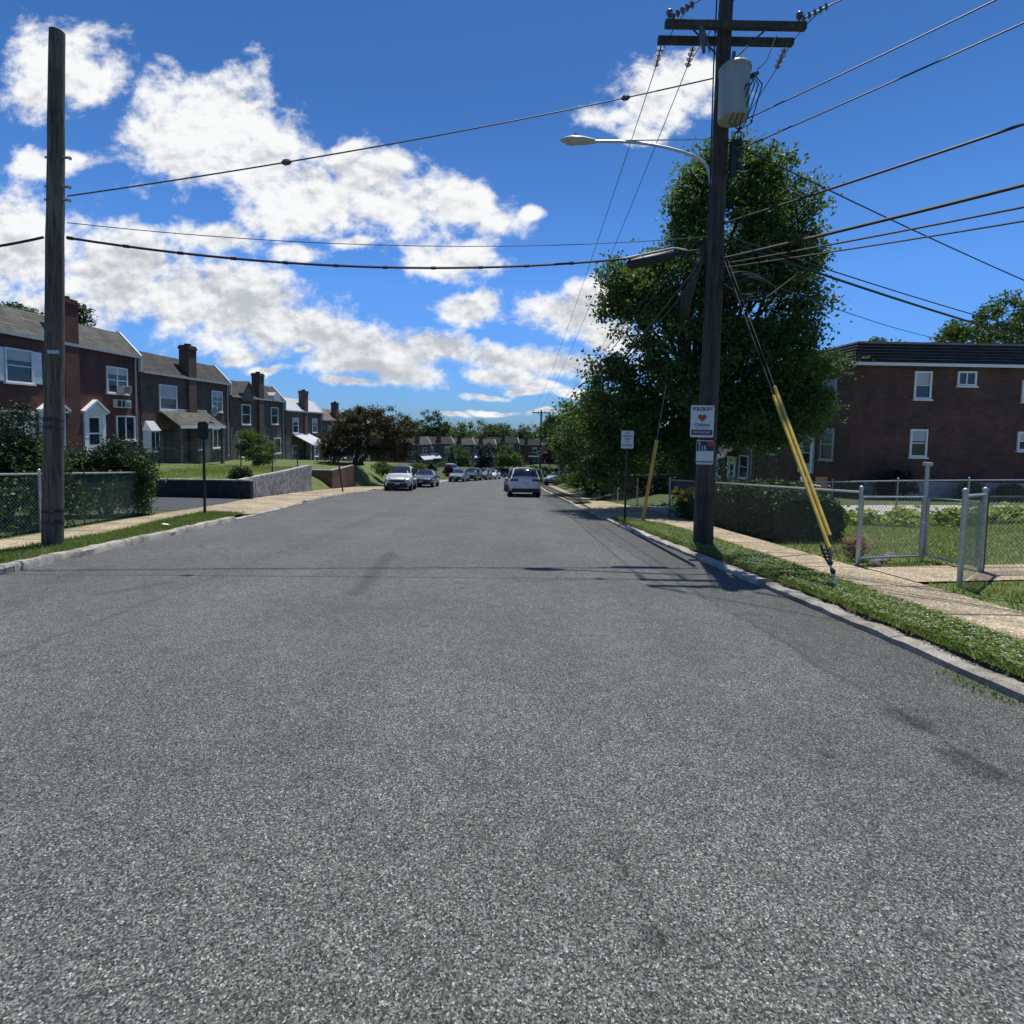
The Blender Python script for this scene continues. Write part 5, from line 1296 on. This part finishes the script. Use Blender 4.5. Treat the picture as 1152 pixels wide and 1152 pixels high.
# no parking sign
gp = gnd(703,585,.13)
ns = empty('parking_sign', tuple(gp), 0, 'white no parking sign on a dark post under the trees', 'sign')
b_ = MB(); b_.box(-.03,.03,0,.04,-.1,2.55); b_.build('post', M['metal_dark'], ns)
b_ = MB(); b_.tube([(-.045,.02,2.5),(0,.02,2.6),(.05,.02,2.5)],.02,6); 
zc = 2.42
pb = board('panel', M['sign_white'], ns, .37, .53, .005, .03, -.012, zc)
for tx, sz, zz in (('NO',.085,.2),('PARKING',.078,.10),('HERE',.075,.01),('TO',.062,-.075),('CORNER',.072,-.17)): text(ns, tx, sz, (0,-.0145,zc+zz), M['ink_brown'], bold=.001)
gp = gnd(230,578,.13)
ns = empty('parking_sign', tuple(gp), 0, 'black back of a small sign on a thin dark post at the left driveway', 'sign')
b_ = MB(); b_.box(-.03,.03,0,.04,-.1,2.7); b_.build('post', M['metal_dark'], ns)
board('panel', M['sign_dark'], ns, .31, .52, .006, .08, -.012, 2.43)
gp = gnd(386,553,.13)
sp_ = empty('sign_post', tuple(gp), 0, 'bare dark post leaning left beside the brick retaining wall', 'post')
b_ = MB(); b_.tube([(0,0,-.1),(-.32,0,2.05)],.045,8); b_.box(-.42,-.22,-.02,.0,1.85,2.05); b_.build('shaft', M['metal_dark'], sp_)
# leaning yellow marker
gp = gnd(722,588,.13); tp = at(739,495,gp.y+.05)
ym = empty('guy_guard', tuple(gp), 0, 'faded yellow pole guard leaning right beside the no parking sign', 'marker')
b_ = MB(off=gp); b_.tube([gp-Vector((0,0,.1)),tp],.048,10); b_.build('tube', M['yellow_old'], ym)
b_ = MB(off=gp); b_.tube([tp,tp+Vector((.3,.3,1.6))],.008,5); b_.build('strand', M['galv_wire'], ym)
lp = gnd(186,592,.15)
b_ = MB(); b_.ball((0,0,.03),.07,7,5,(1.3,.8,.5)); o = b_.build('litter', M['paper'])
for v in o.data.vertices: v.co += Vector((random.uniform(-.02,.02),random.uniform(-.02,.02),random.uniform(-.01,.015)))
o.location = lp; tag(o, 'crumpled white paper lying on the left verge', 'litter')
# plastic sacks on the lawn steps
# ------------------------------------------------------------------ cars
def car(name, label, kind, paint, loc, rz, cat='car', group=None, trim=None):
    r = empty(name, loc, rz, label, cat, group)
    # stations along the length, front at +y: (y, z_low, z_belt, z_top, half width low, belt, top)
    if kind == 'suv':
        S = [(-2.28,.42,.95,1.02,.74,.80,.74),(-2.22,.30,.98,1.12,.86,.88,.78),(-2.05,.27,1.0,1.50,.90,.91,.70),(-1.75,.26,1.0,1.66,.92,.92,.68),(-.6,.24,.99,1.71,.92,.92,.68),(.25,.24,.98,1.67,.92,.92,.67),(.62,.24,.97,1.50,.92,.92,.70),(1.15,.25,.96,1.06,.92,.91,.80),(1.7,.26,.92,.99,.91,.89,.76),(2.15,.28,.82,.90,.86,.84,.70),(2.30,.40,.68,.74,.72,.72,.60)]
        ws,rw,wr,wb = (7,6),(1,3),.36,(-1.42,1.42)
    else:
        S = [(-2.35,.42,.84,.90,.72,.76,.66),(-2.28,.30,.90,.98,.84,.85,.72),(-1.75,.25,.93,1.02,.88,.89,.72),(-1.1,.23,.92,1.36,.90,.90,.62),(-.35,.22,.91,1.45,.90,.90,.62),(.35,.22,.90,1.41,.90,.90,.62),(.6,.22,.90,1.30,.90,.90,.65),(1.15,.23,.88,.95,.90,.88,.76),(1.75,.25,.82,.88,.88,.86,.72),(2.2,.28,.70,.77,.84,.80,.66),(2.35,.40,.58,.63,.70,.68,.56)]
        ws,rw,wr,wb = (7,6),(2,3),.33,(-1.4,1.4)
    def ring(s):
        y,zl,zb,zt,wl,w2,w3 = s; g = (zt-zb) > .2
        half = [(0,zl),(wl*.86,zl),(wl*.985,zl+.10),(wl,zl+.28*(zb-zl)/.6+.1),(w2*1.0,zb-.06),(w2*.965,zb),(w3*1.02 if g else w3*1.1,zt-.09 if g else zt-.02),(w3*.90,zt-.015),(w3*.5,zt+.012),(0,zt+.02)]
        return [(x,y,z) for x,z in half]+[(-x,y,z) for x,z in half[-2:0:-1]]
    R = [ring(s) for s in S]; n = len(R[0]); b = MB()
    vs = [p for q in R for p in q]; fs = []
    for i in range(len(R)-1):
        for k in range(n): fs.append((i*n+k,(i+1)*n+k,(i+1)*n+(k+1)%n,i*n+(k+1)%n))
    fs.append(list(range(n))); fs.append([ (len(R)-1)*n+k for k in range(n)][::-1])
    b.add(vs, fs, True); bo = b.build('body', paint, r)
    sm = bo.modifiers.new('sub','SUBSURF'); sm.levels = 1; sm.render_levels = 2
    gidx = [i for i in range(len(S)) if S[i][3]-S[i][2] > .2]
    # side glass between belt (index 5) and roof rail (6)
    def side(sg):
        g = MB(); i0,i1 = gidx[0],gidx[-1]
        ra = [];
        for i in range(i0,i1+1):
            p5 = Vector(R[i][5]); p6 = Vector(R[i][6])
            lo = p5.lerp(p6,.12); hi = p5.lerp(p6,.9)
            if i == i0: lo.y += .12; hi.y += .1
            if i == i1: lo.y += .25
            e = Vector((.014,0,0)); ra.append([Vector(((lo+e).x*sg,lo.y,lo.z)),Vector(((hi+e).x*sg,hi.y,hi.z))])
        g.strip(ra); return g.build('side_window', M['glass_car'], r)
    for sg in (1,-1):
        s0 = side(sg)
        pl = MB()
        ym = -.35
        pl.box(sg*.80-.02 if sg > 0 else -.82-.02, .86 if sg > 0 else -.80, ym-.03, ym+.03, 1.0 if kind=='suv' else .93, 1.1 if kind=='suv' else 1.0)
    def screen(nm, st, off):
        g = MB(); rows = []
        # ia = low station, ib = roof station
        for t in (.08,.3,.5,.7,.93):
            row = []; q_ = t*(len(st)-1); i_ = min(int(q_),len(st)-2); A, B = R[st[i_]], R[st[i_+1]]; t = q_-i_
            for k, kk in ((6,6),(7,7),(8,8),(9,9),(10,10),(11,11),(12,12)):
                p = Vector(A[k]).lerp(Vector(B[k]), t); p.x *= .93
                row.append(p+Vector((0,off,.02)))
            rows.append(row)
        g.strip(rows); return g.build(nm, M['glass_car'], r)
    screen('windscreen', (7,6,5), .02)
    screen('rear_window', (1,2,3) if kind=='suv' else (2,3,4), -.03 if kind=='suv' else 0.0)
    Wd = .93 if kind == 'suv' else .91
    for y in wb:
        for sg in (-1,1):
            t = MB(); t.tube([(sg*(Wd-.235),y,wr),(sg*(Wd-.02),y,wr),(sg*(Wd+.004),y,wr)],[wr,wr,wr*.93],20); w = t.build('wheel', M['tyre'], r)
            t = MB(); t.tube([(sg*(Wd-.05),y,wr),(sg*(Wd+.008),y,wr)],[wr*.66,wr*.64],16)
            t.build('rim', M['rim'], w)
            t = MB()
            for k in range(12):
                a0 = PI*k/12; a1 = PI*(k+1)/12
                q = [(sg*(Wd-.06),y+math.cos(a)*rr,wr+math.sin(a)*rr) for a in (a0,a1) for rr in (wr*1.0,wr*1.17)]
                q2 = [(sg*(Wd+.006),p[1],p[2]) for p in q]
                t.add(q+q2,[(4,5,7,6),(0,2,3,1),(1,3,7,5),(0,4,6,2)])
            t.build('wheel_arch', M['plastic'] if kind == 'suv' else paint, r)
    yf = S[-1][0]; ybk = S[0][0]
    zl_ = .74 if kind == 'suv' else .62
    for sg in (-1,1):
        l = MB(); x0,x1 = sorted((sg*.44,sg*.80))
        l.add([(x0,yf-.02 if sg>0 else yf-.22,zl_),(x1,yf-.22 if sg>0 else yf-.02,zl_),(x1,yf-.24 if sg>0 else yf-.05,zl_+.12),(x0,yf-.05 if sg>0 else yf-.24,zl_+.12),
               (x0,yf-.3,zl_),(x1,yf-.4,zl_),(x1,yf-.4,zl_+.12),(x0,yf-.3,zl_+.12)],[(0,1,2,3),(4,7,6,5),(0,4,5,1),(1,5,6,2),(2,6,7,3),(3,7,4,0)])
        l.build('headlight', M['lamp_clear'], r)
        l = MB(); x0,x1 = sorted((sg*.40,sg*.86)); zt_ = .92 if kind == 'suv' else .74
        l.box(x0,x1,ybk-.005,ybk+.2,zt_,zt_+.13); l.build('taillight', M['lamp_red'], r, .02)
        l = MB(); l.ball((sg*(Wd+.09),.72,1.02 if kind=='suv' else .95),.10,8,6,(1,.6,.7)); l.box(*sorted((sg*(Wd-.05),sg*(Wd+.04))),.69,.74,.97 if kind=='suv' else .90,1.0 if kind=='suv' else .93); l.build('mirror', paint, r)
        l = MB(); l.box(*sorted((sg*(Wd-.03),sg*(Wd+.012))),-.15,.02,.82,.85); l.build('door_handle', trim or paint, r)
    l = MB(); l.box(-.50,.50,yf-.06,yf+.012,.60 if kind=='suv' else .50,.74 if kind=='suv' else .60); l.box(-.66,.66,yf-.1,yf+.016,.36,.54 if kind == 'suv' else .46); l.build('grille', M['plastic'], r, .015)
    l = MB(); l.box(-.72,.72,yf-.2,yf+.02,.24,.355); l.build('front_bumper', M['plastic'], r, .02)
    l = MB(); l.box(-.80,.80,ybk-.035,ybk+.2,.27,.50 if kind=='suv' else .42); l.build('rear_bumper', M['plastic'], r, .02)
    l = MB(); l.box(-.16,.16,ybk-.02,ybk+.01,.74 if kind=='suv' else .60,.86 if kind=='suv' else .71); l.build('licence_plate', M['plate'], r)
    l = MB(); l.box(-.16,.16,yf+.01,yf+.024,.44,.54); l.build('front_plate', M['plate'], r)
    return r
pearl = paint_mat('pearl_white_paint', (.72,.73,.74)); silver = paint_mat('silver_paint', (.50,.53,.55), .3); black = paint_mat('black_paint', (.015,.016,.018)); navy = paint_mat('dark_blue_paint', (.03,.045,.065)); slate = paint_mat('slate_blue_paint', (.10,.14,.17)); grey = paint_mat('grey_paint', (.16,.165,.17)); green = paint_mat('dark_green_paint',(.05,.08,.075))
def put(name, label, kind, paint, x, y, rz, **kw):
    slope = math.atan(GR) if y < 95 else 0.02
    o = car(name, label, kind, paint, (x,y,zr(y)+.0), rz, **kw)
    f = Vector((-math.sin(rz), math.cos(rz), 0)); 
    o.rotation_euler = (Matrix.Rotation(-slope,3,'X') @ Matrix.Rotation(rz,3,'Z')).to_euler()
    return o
GP = 'cars parked along the left kerb'
put('parked_car', 'pale silver compact SUV facing the camera at the left kerb', 'suv', paint_mat('pale_silver_paint', (.52,.55,.56), .25), -7.85, 36.3, PI+.09, group=GP)
put('parked_car', 'dark blue sedan parked right behind the silver SUV at the left kerb', 'sedan', navy, -7.25, 43.0, PI+.0, group=GP)
put('parked_car', 'white SUV seen from behind at the right kerb ahead', 'suv', pearl, .72, 31.4, .03)
put('parked_car', 'dark car mostly hidden in front of the white SUV on the right', 'suv', black, .45, 38.0, .06)
put('parked_car', 'slate blue sedan, nearest of the four parked together down the left side', 'sedan', slate, -6.3, 61.5, PI-.12, group=GP)
put('parked_car', 'black car second in the line of four down the left side', 'suv', black, -5.2, 67.5, PI-.16, group=GP)
put('parked_car', 'dark grey SUV third in the line of four down the left side', 'suv', grey, -4.1, 73.5, PI-.18, group=GP)
put('parked_car', 'white sedan, farthest of the four parked together down the left side', 'sedan', pearl, -3.0, 79.5, PI-.2, group=GP)
put('parked_car', 'grey SUV facing the camera far down the road', 'suv', grey, -1.3, 98, PI-.2)
put('parked_car', 'dark green van far ahead beyond the white SUV', 'suv', green, 2.9, 62, -.1)
o = put('parked_car', 'silver car on the right drive beyond the pavement', 'sedan', silver, 4.9, 52, PI-.5)
o = put('parked_car', 'silver hatchback half hidden behind the shrubs on the left bank', 'suv', silver, -9.6, 73, PI-.5); o.location.z += .6

# ------------------------------------------------------------------ sky, sun, camera
SUN_EL = math.radians(72.5); SUN_AZ = math.radians(15)       # azimuth measured from +Y towards +X
sd = Vector((math.sin(SUN_AZ)*math.cos(SUN_EL), math.cos(SUN_AZ)*math.cos(SUN_EL), math.sin(SUN_EL)))
su = bpy.data.lights.new('sun','SUN'); su.energy = 5.0; su.angle = math.radians(.5); su.color = (1,.955,.88)
so = bpy.data.objects.new('sun', su); COL.objects.link(so); so.rotation_euler = sd.to_track_quat('Z','Y').to_euler()
w = bpy.data.worlds.new('World'); scene.world = w; w.use_nodes = True
n = NT(w.node_tree); bg = w.node_tree.nodes['Background']
sky = n.n('ShaderNodeTexSky'); sky.sky_type = 'NISHITA'; sky.sun_disc = False; sky.sun_elevation = SUN_EL; sky.sun_rotation = SUN_AZ
sky.altitude = 100; sky.air_density = 1.0; sky.dust_density = .2; sky.ozone_density = 1.5
dirv = n.n('ShaderNodeTexCoord').outputs['Generated']
sp = n.n('ShaderNodeSeparateXYZ'); n.t.links.new(dirv, sp.inputs[0])
yy = n.math('MAXIMUM', sp.outputs[1], .05)
u = n.math('DIVIDE', sp.outputs[0], yy); v = n.math('DIVIDE', sp.outputs[2], yy)
uv = n.n('ShaderNodeCombineXYZ'); n.put(uv.inputs[0], u); n.put(uv.inputs[1], v)
wn = n.n('ShaderNodeTexNoise'); n.t.links.new(uv.outputs[0], wn.inputs['Vector']); wn.inputs['Scale'].default_value = 5; wn.inputs['Detail'].default_value = 4
wv = n.n('ShaderNodeVectorMath', operation='SUBTRACT'); n.t.links.new(wn.outputs['Color'], wv.inputs[0]); wv.inputs[1].default_value = (.5,.5,.5)
wm = n.n('ShaderNodeVectorMath', operation='MULTIPLY_ADD'); n.t.links.new(wv.outputs[0], wm.inputs[0]); wm.inputs[1].default_value = (.09,.07,0); n.t.links.new(uv.outputs[0], wm.inputs[2])
# cumulus: (px, py, rx, ry, tilt)
BL = [(70,60,62,46,-20),(98,84,44,36,-10),(45,105,36,24,0),(60,182,50,16,0),(222,132,66,52,-10),(260,130,62,52,0),(290,175,90,52,25),(195,170,62,40,0),(345,215,95,42,20),(330,250,60,26,10),(400,195,48,36,0),(450,225,80,44,15),(520,235,75,30,12),(505,290,60,28,0),(440,190,40,24,0),
      (250,268,60,20,8),(340,288,30,12,0),(395,272,30,10,0),(240,325,150,38,14),(140,285,100,34,14),(30,280,110,60,10),(120,310,120,52,16),(230,345,140,44,16),(340,370,130,34,14),(60,345,90,24,6),(430,390,110,22,10),(500,395,80,18,6),(410,408,80,18,4),(530,352,36,20,0),(545,340,18,16,0),(640,352,58,30,-5),(660,330,30,20,0),(625,408,90,18,2),(560,402,60,16,4),(690,380,40,22,0),
      (740,105,72,34,-8),(770,85,44,30,0),(690,125,40,16,0),(720,145,40,14,0),(305,412,30,6,0),(265,397,34,8,0),(340,392,20,6,0),(548,446,22,4,0),(590,440,30,5,0),(650,440,50,7,0),(512,464,16,3,0),(556,462,26,3,0),(610,464,26,4,0),(455,418,60,14,4),(565,422,50,12,0),(600,432,44,7,0),(400,428,40,7,2),(355,200,20,12,0),(595,240,20,10,0),(1100,470,160,12,0)]
mx = None
for (px,py,rx,ry,ti) in BL:
    cu_, cv_ = ray(px,py)
    mp = n.n('ShaderNodeMapping', vector_type='TEXTURE'); n.t.links.new(wm.outputs[0], mp.inputs[0])
    mp.inputs['Location'].default_value = (cu_,cv_,0); mp.inputs['Rotation'].default_value = (0,0,math.radians(-ti)); mp.inputs['Scale'].default_value = (rx*1.12/F,ry*1.12/F,1)
    ln = n.n('ShaderNodeVectorMath', operation='LENGTH'); n.t.links.new(mp.outputs[0], ln.inputs[0])
    val = n.math('SUBTRACT', 1.0, ln.outputs['Value'])
    mx = val if mx is None else n.math('SMOOTH_MAX', mx, val, .12)
cn = n.n('ShaderNodeMapping'); n.t.links.new(uv.outputs[0], cn.inputs[0]); cn.inputs['Scale'].default_value = (1,1.35,1)
f1 = n.noise(cn.outputs[0], 9, 9, .6, .3)
f2 = n.noise(cn.outputs[0], 26, 7, .6, .2)
f3 = n.noise(cn.outputs[0], 4, 4, .5, 0)
den = n.math('ADD', n.math('MULTIPLY', n.math('MAXIMUM', mx, -.8), .75), n.math('MULTIPLY', n.math('SUBTRACT', f1, .5), 1.7))
den = n.math('ADD', den, n.math('MULTIPLY', n.math('SUBTRACT', f2, .5), .75))
alpha = n.ss(den, -.06, .46)
front = n.ss(sp.outputs[1], .05, .2)
# a general broken field for the half of the sky behind the camera
gen = n.ss(n.noise(dirv, 2.6, 7, .6), .62, .74)
alpha = n.math('ADD', n.math('MULTIPLY', alpha, front), n.math('MULTIPLY', n.math('MULTIPLY', gen, .8), n.math('SUBTRACT', 1.0, front)))
# thicker parts of the cloud pass less light, tops brighter
off = n.n('ShaderNodeVectorMath', operation='ADD'); n.t.links.new(cn.outputs[0], off.inputs[0]); off.inputs[1].default_value = (.012,.045,0)
f1b = n.noise(off.outputs[0], 9, 9, .6, .3)
off2 = n.n('ShaderNodeVectorMath', operation='ADD'); n.t.links.new(cn.outputs[0], off2.inputs[0]); off2.inputs[1].default_value = (.005,.016,0)
f2b = n.noise(off2.outputs[0], 26, 7, .6, .2)
relief = n.math('ADD', n.math('SUBTRACT', f1b, f1), n.math('MULTIPLY', n.math('SUBTRACT', f2b, f2), .55))
thick = n.math('ADD', n.math('ADD', n.math('MULTIPLY', den, .42), n.math('MULTIPLY', relief, 1.6)), n.math('MULTIPLY', n.math('SUBTRACT', f3, .5), .5))
low = n.ss(v, .10, .50, .13, -.10)
thick = n.math('ADD', thick, low)
shade = n.ss(thick, .0, .62)
ccol = n.mix(shade, (13.8,13.9,14.0,1), (7.4,7.9,8.7,1))
WS = .069
tr_ = n.n('ShaderNodeValToRGB'); n.t.links.new(n.math('MAXIMUM', sp.outputs[2], 0.0), tr_.inputs[0])
TINT = [(0.0,(.42,.80,1.60)),(.12,(.58,1.06,1.9)),(.25,(.68,1.28,2.1)),(.5,(.50,.98,1.58)),(.75,(.44,.88,1.45)),(1.0,(.44,.88,1.45))]
for _ in TINT[2:]: tr_.color_ramp.elements.new(.5)
for e_, (p_, c_) in zip(tr_.color_ramp.elements, TINT): e_.position = p_
for e_, (p_, c_) in zip(tr_.color_ramp.elements, TINT): e_.color = (c_[0],c_[1],c_[2],1)
blue = n.mix(1.0, sky.outputs[0], tr_.outputs[0], 'MULTIPLY')
n.put(bg.inputs[0], n.mix(alpha, blue, ccol)); bg.inputs[1].default_value = WS

cam = bpy.data.cameras.new('camera'); co_ = bpy.data.objects.new('camera', cam); COL.objects.link(co_); scene.camera = co_
cam.sensor_width = 36; cam.lens = 36*F/1152; cam.clip_end = 3000; cam.clip_start = .05
co_.location = (0,0,EYE)
Rm = Matrix.Rotation(PI/2-PITCH,4,'X') @ Matrix.Rotation(ROLL,4,'Z')
co_.rotation_euler = Rm.to_euler()
cam.shift_y = -(576-YC)/1152.0
scene.render.resolution_x = 1024; scene.render.resolution_y = 1024
vs = scene.view_settings; vs.view_transform = 'Standard'; vs.look = 'None'; vs.exposure = 0; vs.gamma = 1
